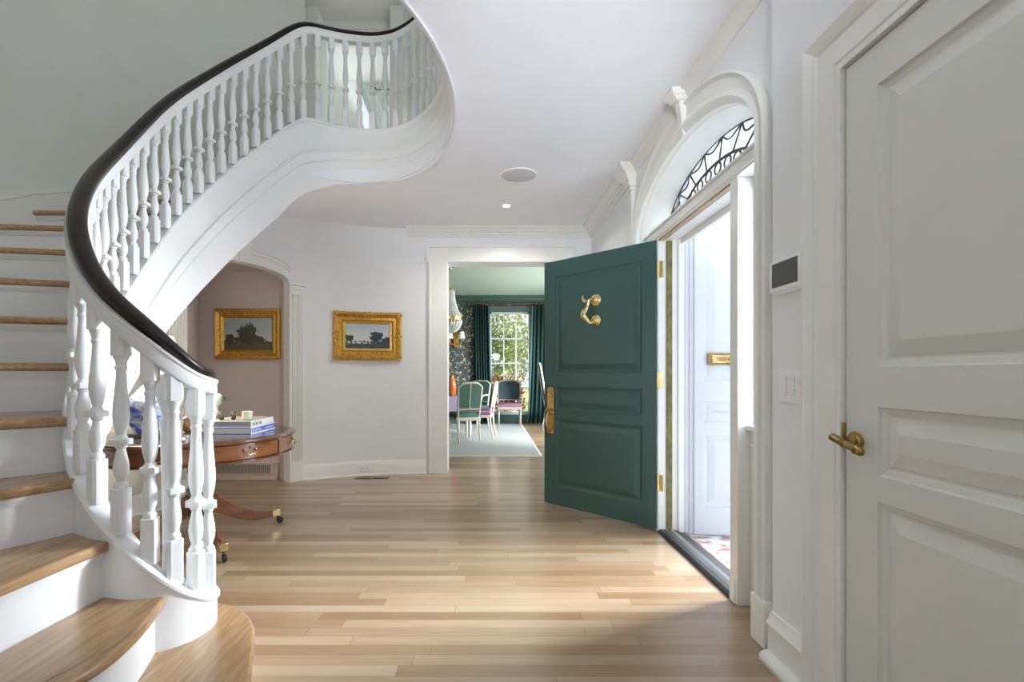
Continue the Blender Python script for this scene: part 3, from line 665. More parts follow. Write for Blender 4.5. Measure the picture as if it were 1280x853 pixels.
# resample by arc length and smooth a little
def resample(path, ds):
    out = [path[0]]; acc = 0; cur = path[0]
    i = 1
    while i < len(path):
        d = math.hypot(path[i][0]-cur[0], path[i][1]-cur[1])
        if acc+d >= ds:
            f = (ds-acc)/d; cur = tuple(c+(n-c)*f for c, n in zip(cur, path[i])); out.append(cur); acc = 0
        else: acc += d; cur = path[i]; i += 1
    return out
path = resample(path, .025)
for _ in range(4): path = [path[0]]+[tuple((a+2*b+c)/4 for a, b, c in zip(path[i-1], path[i], path[i+1])) for i in range(1, len(path)-1)]+[path[-1]]
def frame(i):
    a, b = path[max(i-1, 0)], path[min(i+1, len(path)-1)]; t = Vector((b[0]-a[0], b[1]-a[1])).normalized(); return t, Vector((t.y, -t.x))   # n: into the well
def theta(i):
    p = path[i]; return math.degrees(math.atan2((p[1]-CY)/EB, -(p[0]-CX)/EA))
NP = len(path)
iv = min(range(20, NP), key=lambda i: abs(path[i][0]+1.30)+abs(path[i][1]-1.68))
# stringer wall: height H below cap
rings = []; rings_b1 = []; rings_b2 = []; rings_cap = []
for i in range(NP):
    x, y, zc, zr = path[i]; t, n = frame(i); th = theta(i); P = Vector((x, y))
    th2 = th if th > -100 else th+360
    H = interp([(-40, .62), (-10, .66), (20, .70), (48, .70), (60, .62), (75, .50), (95, .45), (200, .43)], th2)
    zb = max(0.0, zc-H)
    if i < iv: zb = .19 if i > 6 else .19
    fl = interp([(45, 0), (75, 1), (400, 1)], th2)
    lo = interp([(-60, 0), (-30, 1), (400, 1)], th2)
    if i < iv: lo = 0
    def Q(u, z): return Vector((*(P+n*u), z))
    d1 = min(.30, (zc-zb)*.45); d2 = min(.40, (zc-zb)*.6)
    rings.append([Q(.024, zc-.01), Q(.024, zc-d1+.025), Q(.024+.016*lo, zc-d1+.022), Q(.024+.018*lo, zc-d1+.008), Q(.024+.002*lo, zc-d1), Q(.024-.010*lo, zc-d1-.004),
                  Q(.024-.010*lo, zc-d2+.012), Q(.024-.004*lo, zc-d2+.004), Q(.024-.022*lo, zc-d2-.005), Q(.024-.026*lo, zc-(zc-zb)*.8), Q(.024-.03*lo-.012*lo, zb+.004), Q(-.03, zb), Q(-.03, zc-.01)])
    rings_cap.append([Q(u, zc+v) for u, v in ((-.032, -.026), (-.040, -.016), (-.040, -.004), (-.034, .006), (.03, .006), (.038, -.004), (.038, -.016), (.028, -.028), (.026, -.05), (.02, -.05), (.02, -.02), (-.02, -.02))])
mb = MB(); mb.loft(rings); sp(mb, 'stringer', 'stairwhite', smooth=True, angle=28)
mb = MB(); mb.loft(rings_cap); sp(mb, 'stringer_cap', 'stairwhite', smooth=True, angle=28)
# drum under the volute
mb = MB()
# rail
def rail_rings(prof, k0=0):
    rr = []
    for i in range(k0, NP):
        x, y, zc, zr = path[i]; t, n = frame(i); a, b = path[max(i-1, 0)], path[min(i+1, NP-1)]
        ds = math.hypot(b[0]-a[0], b[1]-a[1]); sl = (b[3]-a[3])/max(ds, 1e-6); T = Vector((t.x, t.y, sl)).normalized(); NN = Vector((n.x, n.y, 0)); U = NN.cross(T); U = U if U.z > 0 else -U
        c = Vector((x, y, zr)); rr.append([c+NN*u+U*v for u, v in prof])
    return rr
RP = [(u*.80+.006, v) for u, v in [(-.026, 0), (-.029, .004), (-.029, .010), (-.037, .014), (-.041, .021), (-.040, .030), (-.034, .037), (-.022, .043), (-.010, .046), (.010, .046), (.022, .043), (.034, .037), (.040, .030), (.041, .021), (.037, .014), (.029, .010), (.029, .004), (.026, 0)]]
mb = MB(); mb.loft(rail_rings(RP)); sp(mb, 'handrail', 'mahog', smooth=True, angle=60)
mb = MB(); mb.loft(rail_rings([(-.026, -.052), (-.030, -.044), (-.030, -.012), (-.034, -.006), (-.034, .002), (.034, .002), (.034, -.006), (.030, -.012), (.030, -.044), (.026, -.052)])); sp(mb, 'subrail', 'stairwhite', smooth=True, angle=30)
# balusters
def baluster(x, y, z0, z1, ang):
    Lh = z1-z0; s = .026
    base = .155 if Lh > .7 else .14; topb = .10
    zs = base; ze = Lh-topb; T = ze-zs
    pr = [(0, .0255, 1), (base, .0255, 1), (base+.002, .021, 0), (base+.012, .023, 0), (base+.02, .020, 0), (base+.026, .0145, 0), (base+.034, .0155, 0)]
    q = T/.50
    for dz, r in ((.055, .0225), (.078, .0245), (.10, .0225), (.13, .0165), (.150, .0135), (.156, .0185), (.163, .0185), (.166, .0215)): pr.append((base+dz*q, r, 0))
    pr += [(base+.1665*q, .0285, 1), (base+.187*q, .0285, 1), (base+.1875*q, .0225, 0)]
    for dz, r in ((.194, .019), (.204, .0145), (.215, .017), (.245, .0235), (.275, .0255), (.31, .0245), (.36, .020), (.41, .0165), (.445, .0148), (.452, .0185), (.460, .0185), (.465, .0155), (.483, .0185), (.492, .0235)): pr.append((base+dz*q, r, 0))
    pr += [(ze-.001, .0245, 0), (ze, .0255, 1), (Lh, .0255, 1)]
    rings = []; n = 16
    for z, r, sq in pr:
        ring = []
        for k in range(n):
            a = 2*PI*(k+.5)/n
            if sq: m_ = 1/max(abs(math.cos(a)), abs(math.sin(a))); rr = r*m_*1.0
            else: rr = r
            ring.append(Vector((x+rr*math.cos(a+ang), y+rr*math.sin(a+ang), z0+z)))
        rings.append(ring)
    mb = MB(); mb.loft(rings); return sp(mb, 'baluster', 'stairwhite', smooth=True, angle=35)
arc = [0]
for i in range(1, NP): arc.append(arc[-1]+math.hypot(path[i][0]-path[i-1][0], path[i][1]-path[i-1][1]))
def at_arc(s):
    i = max(0, min(NP-2, next((k for k in range(NP) if arc[k] > s), NP)-1)); f = (s-arc[i])/(arc[i+1]-arc[i]); return tuple(a+(b-a)*f for a, b in zip(path[i], path[i+1])), frame(i)[0]
def px_of(s):
    p = at_arc(s)[0]; return 611+610*p[0]/p[1]
bal_s = []; cand = [k*.002 for k in range(int(arc[-1]/.002))]
iright = max((c for c in cand if c < 1.0), key=px_of)       # foremost point of the volute
front = [c for c in cand if iright <= c < iright+1.05]
for px in (263, 245, 218, 188, 152, 122, 104, 95): bal_s.append(next(c for c in front if px_of(c) <= px))
s = iright-.10
while s > .06: bal_s.append(s); s -= .105
s = bal_s[7]+.085
while s < arc[-1]-.05:
    bal_s.append(s); th_ = theta(min(range(NP), key=lambda k: abs(arc[k]-s))); s += .103 if -60 < th_ < 58 else .119
for s in bal_s:
    (x, y, zc, zr), t = at_arc(s); baluster(x, y, zc+.002, zr-.046, math.atan2(t.y, t.x))
# newel post in the middle of the volute
mb = MB(); mb.lathe([(.0, 0), (.045, 0), (.045, .17), (.036, .175), (.030, .2), (.028, .3), (.031, .5), (.036, .74), (.040, .78), (.030, .80), (.034, .82), (.05, .87), (.05, .93), (0, .93)], (vc.x-.0, vc.y+.0, .2), 20); sp(mb, 'newel_post', 'stairwhite', smooth=True, angle=35)

# treads and risers
ZS = [0, .2, .39, .585, .785, .995, 1.21, 1.44, 1.67, 1.9, 2.11, 2.30, 2.5, 2.69, 2.87, 3.04, 3.2]
TH = {3: -79, 4: -67.5, 5: -57, 6: -35, 7: -24, 8: -10.7, 9: -.7, 10: 7.4, 11: 16.5, 12: 26, 13: 35, 14: 44, 15: 53, 16: 62}
DIR = {3: (-.07, -1), 4: (-.47, -.88), 5: (-.686, -.727), 6: (-.9, -.43), 7: (-.957, -.29), 8: (-.952, -.306), 9: (-.982, -.187), 10: (-.996, -.09), 11: (-1, 0), 12: (-.97, .22), 13: (-.9, .42), 14: (-.8, .6), 15: (-.7, .71), 16: (-.6, .8)}
def to_wall(p, d, Lmax):
    p = Vector(p); d = Vector(d).normalized(); best = Lmax
    for a, b in zip(OUTC, OUTC[1:]):
        e = b-a; den = d.x*e.y-d.y*e.x
        if abs(den) < 1e-9: continue
        w = a-p; t = (w.x*e.y-w.y*e.x)/den; u = (w.x*d.y-w.y*d.x)/den
        if 0 <= u <= 1 and .1 < t < best: best = t
    return p+d*(best-.001), best
TW = .018
inner = {}; outer = {}
for n in TH:
    inner[n] = ell(TH[n], .0+TW); outer[n], hitd = to_wall(inner[n], DIR[n], 1.45)
def wall_between(a, b):
    ia, ib = near_idx(a), near_idx(b)
    if (OUTC[ia]-a).length > .15 or (OUTC[ib]-b).length > .15 or ib <= ia: return []
    return [OUTC[k]+out_norm(k)*.001 for k in range(ia+1, ib)]
def nose_shift(n, d):      # points of nosing n moved back (uphill) by d
    v = Vector(DIR[n]).normalized(); up = Vector((v.y, -v.x))
    if up.dot(ell(TH[n]+5)-ell(TH[n])) < 0: up = -up
    return up*d
for n in range(3, 16):
    m = n+1; bk = nose_shift(m, .035)
    inn = [ell(TH[n]+(TH[m]-TH[n])*k/6, TW) for k in range(7)]
    poly = [outer[n]]+inn+[inner[m]+bk, outer[m]+bk]+list(reversed(wall_between(outer[n], outer[m])))
    mb = MB(); mb.prism([tuple(p) for p in poly], ZS[n], None, ZS[n]-.036); sp(mb, 'tread', 'oak', bevel=.012, seg=3)
for n in range(3, 17):
    a = inner[n]+nose_shift(n, .03); b = outer[n]+nose_shift(n, .03); c = nose_shift(n, .02)
    mb = MB(); zt = ZS[n]-.03; zb = ZS[n-1]-.01
    mb.prism([tuple(a), tuple(b), tuple(b+c), tuple(a+c)], zt, None, zb); v = nose_shift(n, -.016); w = nose_shift(n, -.008)
    for (sh, z0, z1) in ((v, zt-.02, zt), (w, zt-.033, zt-.018)):
        mb.prism([tuple(a+sh), tuple(b+sh), tuple(b), tuple(a)], z1, None, z0)
    sp(mb, 'riser', 'stairwhite')
# two bow-fronted bottom steps
t2 = [(-1.125, 1.70), (-1.07, 1.54), (-1.04, 1.40), (-1.04, 1.29), (-1.075, 1.16), (-1.16, .9), (-1.3, .55), (-1.42, .3)]
t1 = [(-1.42, 1.93), (-1.33, 2.03), (-1.22, 2.075), (-1.11, 2.045), (-1.0, 1.985), (-.91, 1.885), (-.845, 1.76), (-.785, 1.62), (-.74, 1.50), (-.715, 1.33), (-.75, 1.05), (-.88, .68), (-1.1, .3)]
def curve2(pts): return [(p.x, p.y) for p in crom([(x, y, 0) for x, y in pts], 6)]
c2 = curve2(t2); c1 = curve2(t1)
def inset(c, d):     # shrink towards uphill (left) side
    out = []
    for i, p in enumerate(c):
        a, b = c[max(i-1, 0)], c[min(i+1, len(c)-1)]; t = Vector((b[0]-a[0], b[1]-a[1])).normalized(); nn = Vector((t.y, -t.x)); out.append((p[0]+nn.x*d, p[1]+nn.y*d))
    return out
arcs = [tuple(ell(t, TW)) for t in range(-79, -89, -2)]
def drum_arc(a0, a1, r=.165): return [(vc.x+r*math.cos(math.radians(a0+(a1-a0)*k/8)), vc.y+r*math.sin(math.radians(a0+(a1-a0)*k/8))) for k in range(9)]
poly2 = c2+[(-1.5, .3), tuple(inner[3]+nose_shift(3, .035)+Vector((-.07, -1.35))), tuple(inner[3]+nose_shift(3, .035))]+[(-1.20, 1.70)]
mb = MB(); mb.prism(poly2, ZS[2], None, ZS[2]-.036); sp(mb, 'tread', 'oak', bevel=.012, seg=3)
mb = MB(); ci = inset(c2, .03) ; mb.prism(ci+[(-1.5, .3), (-1.46, 1.6), (-1.3, 1.66), (-1.2, 1.70)], ZS[2]-.03, None, ZS[1]-.01); sp(mb, 'riser', 'stairwhite')
mb = MB(); mb.prism(c1+[(-1.55, .3), (-1.50, 1.7)], ZS[1], None, ZS[1]-.036); sp(mb, 'tread', 'oak', bevel=.012, seg=3)
mb = MB(); ci = inset(c1, .03); mb.prism(ci+[(-1.5, .35), (-1.45, 1.7)], ZS[1]-.03, None, 0); sp(mb, 'riser', 'stairwhite')
# soffit under the flight, from stringer to wall
rows = []
for i in range(0, 60):
    t = -30+i*2.0
    if t > 78: break
    p = ell(t, .03); tab_ = sorted((TH[n], DIR[n]) for n in TH)+[(76, (-.3, .95))]; k = interp([(a, b[0]) for a, b in tab_], t), interp([(a, b[1]) for a, b in tab_], t)
    q, _ = to_wall(p, k, 1.5); z = smooth_tab(CAPT, t, 4)-interp([(-40, .60), (-10, .64), (20, .68), (48, .68), (62, .52)], t)
    z = max(.02, min(z, CZ-.006)); z = z if t < 63 else CZ+.004; zq = min(max(z, CZ-.006), z+.10)
    rows.append([Vector((p.x, p.y, z)), Vector((*p.lerp(q, .5), min(max(z, CZ-.006), z+.05))), Vector((q.x, q.y, zq)), Vector((q.x, q.y, zq+.02)), Vector((p.x, p.y, z+.02))])
mb = MB(); mb.loft(rows); sp(mb, 'soffit', 'ceil', smooth=True)
# wall skirting that climbs with the treads
sk = []; pz = []
for n in range(6, 17):
    pts = [outer[n]]+(wall_between(outer[n], outer[n+1]) if n < 16 else [])
    for k, p in enumerate(pts): pz.append([p, ZS[n]+((ZS[n+1]-ZS[n])*k/len(pts) if n < 16 else 0)])
pz = [pz[0]]+[q for a, q in zip(pz, pz[1:]) if (q[0]-a[0]).length > .02]
for _ in range(12):
    z = [q[1] for q in pz]
    for k in range(1, len(pz)-1): pz[k][1] = (z[k-1]+2*z[k]+z[k+1])/4
for p, zz in pz:
    q = p+out_norm(near_idx(p))*.014; w = p+out_norm(near_idx(p))*.022
    sk.append([Vector((p.x, p.y, zz-.25)), Vector((q.x, q.y, zz-.25)), Vector((q.x, q.y, zz+.10)), Vector((w.x, w.y, zz+.105)), Vector((w.x, w.y, zz+.12)), Vector((p.x, p.y, zz+.13))])
mb = MB(); mb.loft(sk); sp(mb, 'wall_skirting', 'upwhite', smooth=True, angle=30)

# upper hall beyond the landing
mb = MB(); mb.box(-2.45, -2.06, 5.89, 6.2, F2, UC); mb.box(-1.19, -1.02, 5.87, 6.2, F2, UC); mb.box(-2.1, -1.15, 6.15, 6.28, 5.36, UC)
mb.box(-2.1, -1.15, 6.12, 6.16, 5.50, UC)
struct(mb.build('trim_23', 'upwhite', bevel=.004), 'upper hall opening')
mb = MB(); mb.box(-3.6, 1.8, 6.0, 9.8, F2-.1, F2); struct(mb.build('floor_upper', 'oak'))
mb = MB(); mb.box(-3.6, 1.8, 9.0, 9.1, F2, UC); mb.box(-3.6, -3.5, 6, 9.1, F2, UC); mb.box(-.9, -.8, 6.2, 9.1, F2, UC); struct(mb.build('wall_upper_hall', 'upblue'), 'pale wall of the hall past the landing')
AS = empty('attic_staircase', (-1.6, 7.4, F2)); tag(AS, 'pale sloping attic flight glimpsed through the landing balusters', 'staircase')
def asb(px, py, D): return Vector(((px-611)*D/610+1.6, D-7.4, 1.16-(py-468)*D/610-F2))
mb = MB(); mb.loft([[asb(411, 40, d), asb(462, 178, d), asb(474, 178, d), asb(423, 40, d)] for d in (7.38, 7.46)]); mb.build('stringer', 'white', AS)
mb = MB(); mb.loft([[asb(423, 40, d), asb(474, 178, d), asb(520, 178, d), asb(520, 40, d)] for d in (7.44, 8.2)]); mb.build('side_panel', 'palegreen', AS)
for k in range(3): mb = MB(); mb.loft([[asb(430+10*k, 40, d), asb(481+10*k, 178, d), asb(483+10*k, 178, d), asb(432+10*k, 40, d)] for d in (7.42, 7.45)]); mb.build('panel_moulding', 'upwhite', AS)
mb = MB(); mb.tube([asb(440, 52, 7.38), asb(470, 112, 7.38), asb(486, 112, 7.38)], .010, 8); mb.build('handrail', 'iron', AS)

# ------------------------------------------------------------------ small fittings
sp_ = empty('ceiling_speaker', (.253, 4.165, CZ)); tag(sp_, 'round grey speaker grille set in the ceiling', 'speaker')
mb = MB(); mb.lathe([(0, 0), (.146, 0), (.146, -.004), (.135, -.007), (0, -.007)], n=40); mb.build('grille', 'grille', sp_, smooth=True, angle=30)
mb = MB(); mb.lathe([(.146, 0), (.156, 0), (.155, -.006), (.147, -.008), (.146, 0)], n=40, caps=False); mb.build('rim', 'plastic', sp_, smooth=True, angle=30)
dl = empty('downlight', (.177, 4.915, CZ)); tag(dl, 'small lit recessed lamp in the ceiling', 'lamp')
mb = MB(); mb.lathe([(.036, -.002), (.050, 0), (.049, -.005), (.038, -.007), (.036, -.002)], n=28, caps=False); mb.build('trim_ring', 'plastic', dl, smooth=True)
mb = MB(); mb.lathe([(0, -.001), (.037, -.001), (.035, -.004), (0, -.005)], n=28); mb.build('bulb', 'lamp', dl, smooth=True)
ou = empty('wall_outlet', (-1.42, 5.578, .085), math.radians(-17+0)); tag(ou, 'white double outlet low on the curved baseboard', 'outlet'); ou.rotation_euler = (0, 0, math.radians(17))
mb = MB(); mb.box(-.058, .058, -.008, .004, -.036, .036); mb.build('plate', 'plastic', ou, bevel=.003)
for s_ in (-1, 1):
    mb = MB(); mb.lathe([(0, 0), (.017, 0), (.016, .003), (0, .003)], n=20, mat=Matrix.Translation((s_*.026, -.008, 0)) @ Matrix.Rotation(PI/2, 4, 'X')); so = mb.build('socket', 'white', ou)
    for q in (-1, 1): mb = MB(); mb.box(s_*.026+q*.006-.0015, s_*.026+q*.006+.0015, -.0125, -.0105, -.006, .006); mb.build('slot', 'black', so)
fv = empty('floor_register', (-1.30, 5.45, 0)); tag(fv, 'dark slotted register set in the oak floor below the painting', 'register')
mb = MB(); mb.box(-.19, .19, -.055, .055, 0, .003); mb.build('frame', 'tabledark', fv)
for s_ in (-1, 1): mb = MB(); mb.box(s_*.09-.08, s_*.09+.08, -.035, .035, .003, .005); mb.build('grille', 'floorvent', fv)
tp = empty('touch_panel', (NX, 1.868, 1.545)); tag(tp, 'wall-mounted touch panel with a dark screen and white bezel', 'panel')
mb = MB(); mb.box(-.024, 0, -.099, .099, -.063, .063); mb.build('bezel', 'plastic', tp, bevel=.005)
mb = MB(); mb.box(-.0255, -.0215, -.080, .080, -.044, .050); mb.build('screen', 'screen', tp)
mb = MB(); mb.box(-.018, 0, -.09, .08, -.071, -.062); mb.build('bracket', 'plastic', tp)
mb = MB(); mb.box(-.0225, -.0215, -.022, .022, -.056, -.052); mb.build('brand_mark', 'steel', tp)
sw = empty('switch_plate', (NX, 1.845, 1.115)); tag(sw, 'white switch plate with a rocker and two keypads', 'switch')
mb = MB(); mb.box(-.007, 0, -.085, .085, -.065, .065); mb.build('plate', 'plastic', sw, bevel=.003)
mb = MB(); mb.box(-.012, -.006, .033, .066, -.036, .036); mb.build('rocker', 'white', sw, bevel=.002)
for yk in (.0, -.046):
    for j in range(4): mb = MB(); mb.box(-.010, -.006, yk-.016, yk+.016, -.036+j*.0185, -.020+j*.0185); mb.build('keypad_button', 'white', sw, bevel=.001)

# ------------------------------------------------------------------ paintings
def framed(name, loc, rz, W, H, fw, label, canvas, steps, mats):
    o = empty(name, loc, rz); tag(o, label, 'painting', 'gilt-framed landscape paintings')
    mb = MB()
    rings = [[Vector((sx*(W/2-a), -d, sz*(H/2-a))) for sx, sz in ((-1, -1), (1, -1), (1, 1), (-1, 1))] for a, d in steps]
    mb.loft(rings, True, False); mb.build('frame', mats[0], o, smooth=True, angle=25, fix=False)
    if mats[1]:
        a0 = fw-.030
        mb = MB(); mb.loft([[Vector((sx*(W/2-a), -d, sz*(H/2-a))) for sx, sz in ((-1, -1), (1, -1), (1, 1), (-1, 1))] for a, d in ((a0, .02), (a0+.004, .03), (a0+.022, .022), (a0+.03, .012))], True, False); mb.build('inner_slip', mats[1], o, fix=False)
    mb = MB(); mb.box(-(W/2-fw), W/2-fw, -.013, -.008, -(H/2-fw), H/2-fw); mb.build('canvas', canvas, o)
    return o
cm1 = canvas_mat('painting of a great tree', [(-.01, .01, .115, .115), (.03, -.07, .2, .05), (-.2, -.06, .06, .06)], -.085, (.58, .57, .50), (.36, .43, .47), (.10, .095, .045), (.05, .05, .028))
cm2 = canvas_mat('painting of a round tree by water', [(.095, -.005, .085, .062), (-.2, -.025, .05, .04), (.2, -.04, .05, .04)], -.055, (.74, .74, .64), (.46, .54, .62), (.06, .075, .085), (.03, .036, .046), (-.085, -.06, .03, (.7, .72, .68)))
p1 = framed('framed_painting', (-2.657, 5.40, 1.605), 0, .735, .555, .105, 'gilt-framed landscape of a big dark tree hanging inside the niche', cm1, [(0, 0), (0, .03), (.012, .045), (.03, .048), (.045, .036), (.062, .03), (.075, .036), (.085, .03), (.10, .014), (.105, .008)], ('gold', None))
for sx in (-1, 1):
    mb = MB(); mb.tube([(sx*.345, -.044, -.24), (sx*.345, -.046, .24)], .007, 8); mb.build('frame_bead', 'goldlite', p1, smooth=True)
ipt = near_idx((-1.37, 5.62)); pn = out_norm(ipt); pp = OUTC[ipt]
p2 = framed('framed_painting', (pp.x+pn.x*.004-.03, pp.y+pn.y*.004-.02, 1.595), math.atan2(pn.x, -pn.y)+.0, .765, .555, .14, 'ornate gilt-framed landscape with a round tree and water on the curved white wall', cm2, [(0, 0), (0, .025), (.015, .05), (.03, .056), (.05, .042), (.065, .030), (.075, .034), (.095, .04), (.105, .03), (.112, .02)], ('gold', 'goldlite'))
for (sx, sz, w) in ((-1, -1, 0), (1, -1, 0), (1, 1, 0), (-1, 1, 0), (0, 1, 1), (0, -1, 1), (1, 0, 2), (-1, 0, 2)):
    mb = MB(); cx, cz = sx*(.3825-.035), sz*(.2775-.035)
    for k in range(7):
        a = 2*PI*k/6; r = 0 if k == 6 else .028
        mb.sphere((cx+r*math.cos(a)*(1.7 if w == 1 else 1), -.05, cz+r*math.sin(a)*(1.7 if w == 2 else 1)), .017 if k == 6 else .014, 8, 6, (1, .7, 1))
    mb.build('carved_ornament', 'gold', p2, smooth=True)

# ------------------------------------------------------------------ drum table
TB = empty('drum_table', (-2.03, 3.41, 0), math.radians(0)); tag(TB, 'round mahogany drum table on four swept legs with brass castors', 'table')
R = .635
mb = MB(); mb.lathe([(0, .722), (R-.02, .722), (R-.004, .727), (R, .736), (R-.004, .746), (R-.014, .750), (R-.07, .7505), (0, .7505)], n=96); mb.build('top', 'tabledark', TB, smooth=True, angle=30)
mb = MB(); mb.lathe([(0, .7505), (R-.045, .7505), (R-.048, .7525), (0, .7525)], n=96); mb.build('leather_inset', 'leather', TB, smooth=True, angle=30)
mb = MB(); mb.lathe([(0, .61), (R-.018, .61), (R-.010, .615), (R-.010, .622), (R-.03, .626), (R-.03, .722), (0, .722)], n=96); mb.build('apron', 'tabledark', TB, smooth=True, angle=30)
def arcbox(r0, r1, a0, a1, z0, z1, n=10): return [[Vector((r*math.cos(a0+(a1-a0)*k/n), r*math.sin(a0+(a1-a0)*k/n), z)) for r, z in ((r0, z0), (r1, z0), (r1, z1), (r0, z1))] for k in range(n+1)]
for k in range(8):
    a0 = math.radians(-32-22.5+45*k)+.012; a1 = a0+math.radians(45)-.024; am = (a0+a1)/2
    mb = MB(); mb.loft(arcbox(R-.031, R-.022, a0, a1, .63, .718)); dr = mb.build('drawer', 'table', TB, smooth=True, angle=30)
    rr = R-.02; c = Vector((math.cos(am), math.sin(am), 0)); tn = Vector((-math.sin(am), math.cos(am), 0)); zc = .682
    pts = crom([c*rr+tn*-.038+Vector((0, 0, zc)), c*(rr+.016)+tn*-.03+Vector((0, 0, zc-.008)), c*(rr+.02)+tn*-.018+Vector((0, 0, zc-.028)), c*(rr+.021)+Vector((0, 0, zc-.024)), c*(rr+.02)+tn*.018+Vector((0, 0, zc-.028)), c*(rr+.016)+tn*.03+Vector((0, 0, zc-.008)), c*rr+tn*.038+Vector((0, 0, zc))], 4)
    mb = MB(); mb.tube(pts, .0035, 8); mb.build('drawer_pull', 'oldbrass', dr, smooth=True)
    for s_ in (-1, 1):
        mb = MB(); mb.sphere(tuple(c*(rr)+tn*(.038*s_)+Vector((0, 0, zc))), .009, 10, 7); mb.build('pull_rosette', 'oldbrass', dr, smooth=True)
    mb = MB(); mb.sphere(tuple(c*rr+Vector((0, 0, zc+.014))), .005, 8, 6, (1, 1, 1.6)); mb.build('keyhole', 'black', dr, smooth=True)
mb = MB(); mb.lathe([(0, .17), (.06, .17), (.075, .19), (.075, .36), (.06, .38), (.045, .40), (.05, .43), (.07, .48), (.072, .52), (.05, .56), (.042, .58), (.07, .60), (.16, .612), (0, .612)], n=32); mb.build('pedestal', 'tabledark', TB, smooth=True, angle=35)
for k in range(4):
    a = math.radians(45-90*k); c = Vector((math.cos(a), math.sin(a), 0)); w = Vector((-math.sin(a), math.cos(a), 0))
    spine = crom([(.05, .36), (.13, .335), (.2, .25), (.28, .16), (.37, .105), (.46, .085), (.52, .08)] and [(r, z, 0) for r, z in ((.04, .285), (.11, .25), (.19, .195), (.28, .14), (.37, .104), (.45, .091), (.53, .088))], 5)
    rings = []
    for i, p in enumerate(spine):
        f = i/(len(spine)-1); hh = .068*(1-f)**1.1+.020; ww = .028-.009*f; b = c*p.x
        rings.append([b+w*(-ww)+Vector((0, 0, p.y-hh)), b+w*ww+Vector((0, 0, p.y-hh)), b+w*ww+Vector((0, 0, p.y+hh*.6)), b+w*ww*.6+Vector((0, 0, p.y+hh*.75)), b-w*ww*.6+Vector((0, 0, p.y+hh*.75)), b-w*ww+Vector((0, 0, p.y+hh*.6))])
    mb = MB(); mb.loft(rings); lg = mb.build('leg', 'table', TB, smooth=True, angle=35)
    mb = MB(); rot = Matrix.Translation(c*.53) @ Matrix.Rotation(a, 4, 'Z'); mb.box(-.03, .03, -.024, .024, .062, .112, rot); mb.build('castor_cup', 'pbrass', lg, bevel=.004)
    mb = MB(); mb.tube([c*.545+Vector((0, 0, .062)), c*.56+Vector((0, 0, .03))], .009, 8); mb.build('castor_fork', 'black', lg)
    mb = MB(); mb.lathe([(0, -.012), (.02, -.012), (.025, -.008), (.025, .008), (.02, .012), (0, .012)], n=20, mat=Matrix.Translation(c*.565+Vector((0, 0, .025))) @ Matrix.Rotation(a, 4, 'Z') @ Matrix.Rotation(PI/2, 4, 'X')); mb.build('castor_wheel', 'black', lg, smooth=True, angle=35)
ZT = .7525
def on_table(px, D): return ((px-611)*D/610, D, ZT)
# silver tray, lamp, flowers, ornaments
o = empty('tray', on_table(190, 3.27)); tag(o, 'low silver tray under the blue and white lamp', 'tray')
mb = MB(); mb.lathe([(0, 0), (.155, 0), (.16, .004), (.165, .02), (.172, .024), (.168, .024), (.158, .006), (0, .005)], n=40); mb.build('dish', 'silver', o, smooth=True, angle=35)
for k in range(3):
    mb = MB(); a = 2*PI*k/3; mb.sphere((.165*math.cos(a), .165*math.sin(a), .022), .012, 8, 6); mb.build('handle', 'silver', o, smooth=True)
lp = on_table(184, 3.27); o = empty('table_lamp', (lp[0], lp[1], ZT+.006)); tag(o, 'blue and white porcelain lamp with a glowing cream shade', 'lamp')
mb = MB(); prof = [(.07, 0), (.075, .015), (.09, .03), (.125, .12), (.135, .18), (.125, .225), (.085, .27), (.045, .31), (.03, .325), (.028, .335)]
mb.lathe([(0, 0)]+prof+[(0, .335)], n=6); mb.build('base', 'porc', o, bevel=.006)
mb = MB(); mb.lathe([(0, .335), (.022, .335), (.025, .345), (.012, .35), (.02, .362), (.008, .37), (.006, .42), (0, .42)], n=16); mb.build('collar', 'pbrass', o, smooth=True)
mb = MB(); mb.lathe([(.235, .40), (.15, .66), (.147, .66), (.232, .40)], n=40, caps=False); mb.build('shade', 'shade', o, smooth=True, angle=60)
fp = on_table(196, 3.62); o = empty('flower_pot', fp); tag(o, 'cobalt blue pot of green leaves and white flowers behind the balusters', 'plant')
mb = MB(); mb.lathe([(0, 0), (.05, 0), (.055, .01), (.085, .15), (.09, .16), (.08, .16), (.07, .13), (0, .13)], n=24); mb.build('pot', 'bluepot', o, smooth=True, angle=35)
mb = MB()
def leaf(mb, base, d, l, w, up):
    base = Vector(base); d = Vector(d).normalized(); sd = d.cross(Vector((0, 0, 1))).normalized()*w; pts = [base, base+d*l*.3+sd+Vector((0, 0, up*.5)), base+d*l*.7+sd*.8+Vector((0, 0, up)), base+d*l+Vector((0, 0, up*.6)), base+d*l*.7-sd*.8+Vector((0, 0, up)), base+d*l*.3-sd+Vector((0, 0, up*.5))]
    mid = [base+d*l*.35+Vector((0, 0, up*.3)), base+d*l*.7+Vector((0, 0, up*.75))]; mb.add(pts+mid, [(0, 1, 6), (1, 2, 7, 6), (2, 3, 7), (3, 4, 7), (4, 5, 6, 7), (5, 0, 6)])
for k in range(22):
    a = random.random()*2*PI; leaf(mb, (.03*math.cos(a), .03*math.sin(a), .14), (math.cos(a), math.sin(a), random.uniform(.3, 1.5)), random.uniform(.08, .15), .025, random.uniform(-.02, .03))
mb.build('foliage', 'leaf', o, fix=False)['kind'] = 'stuff'
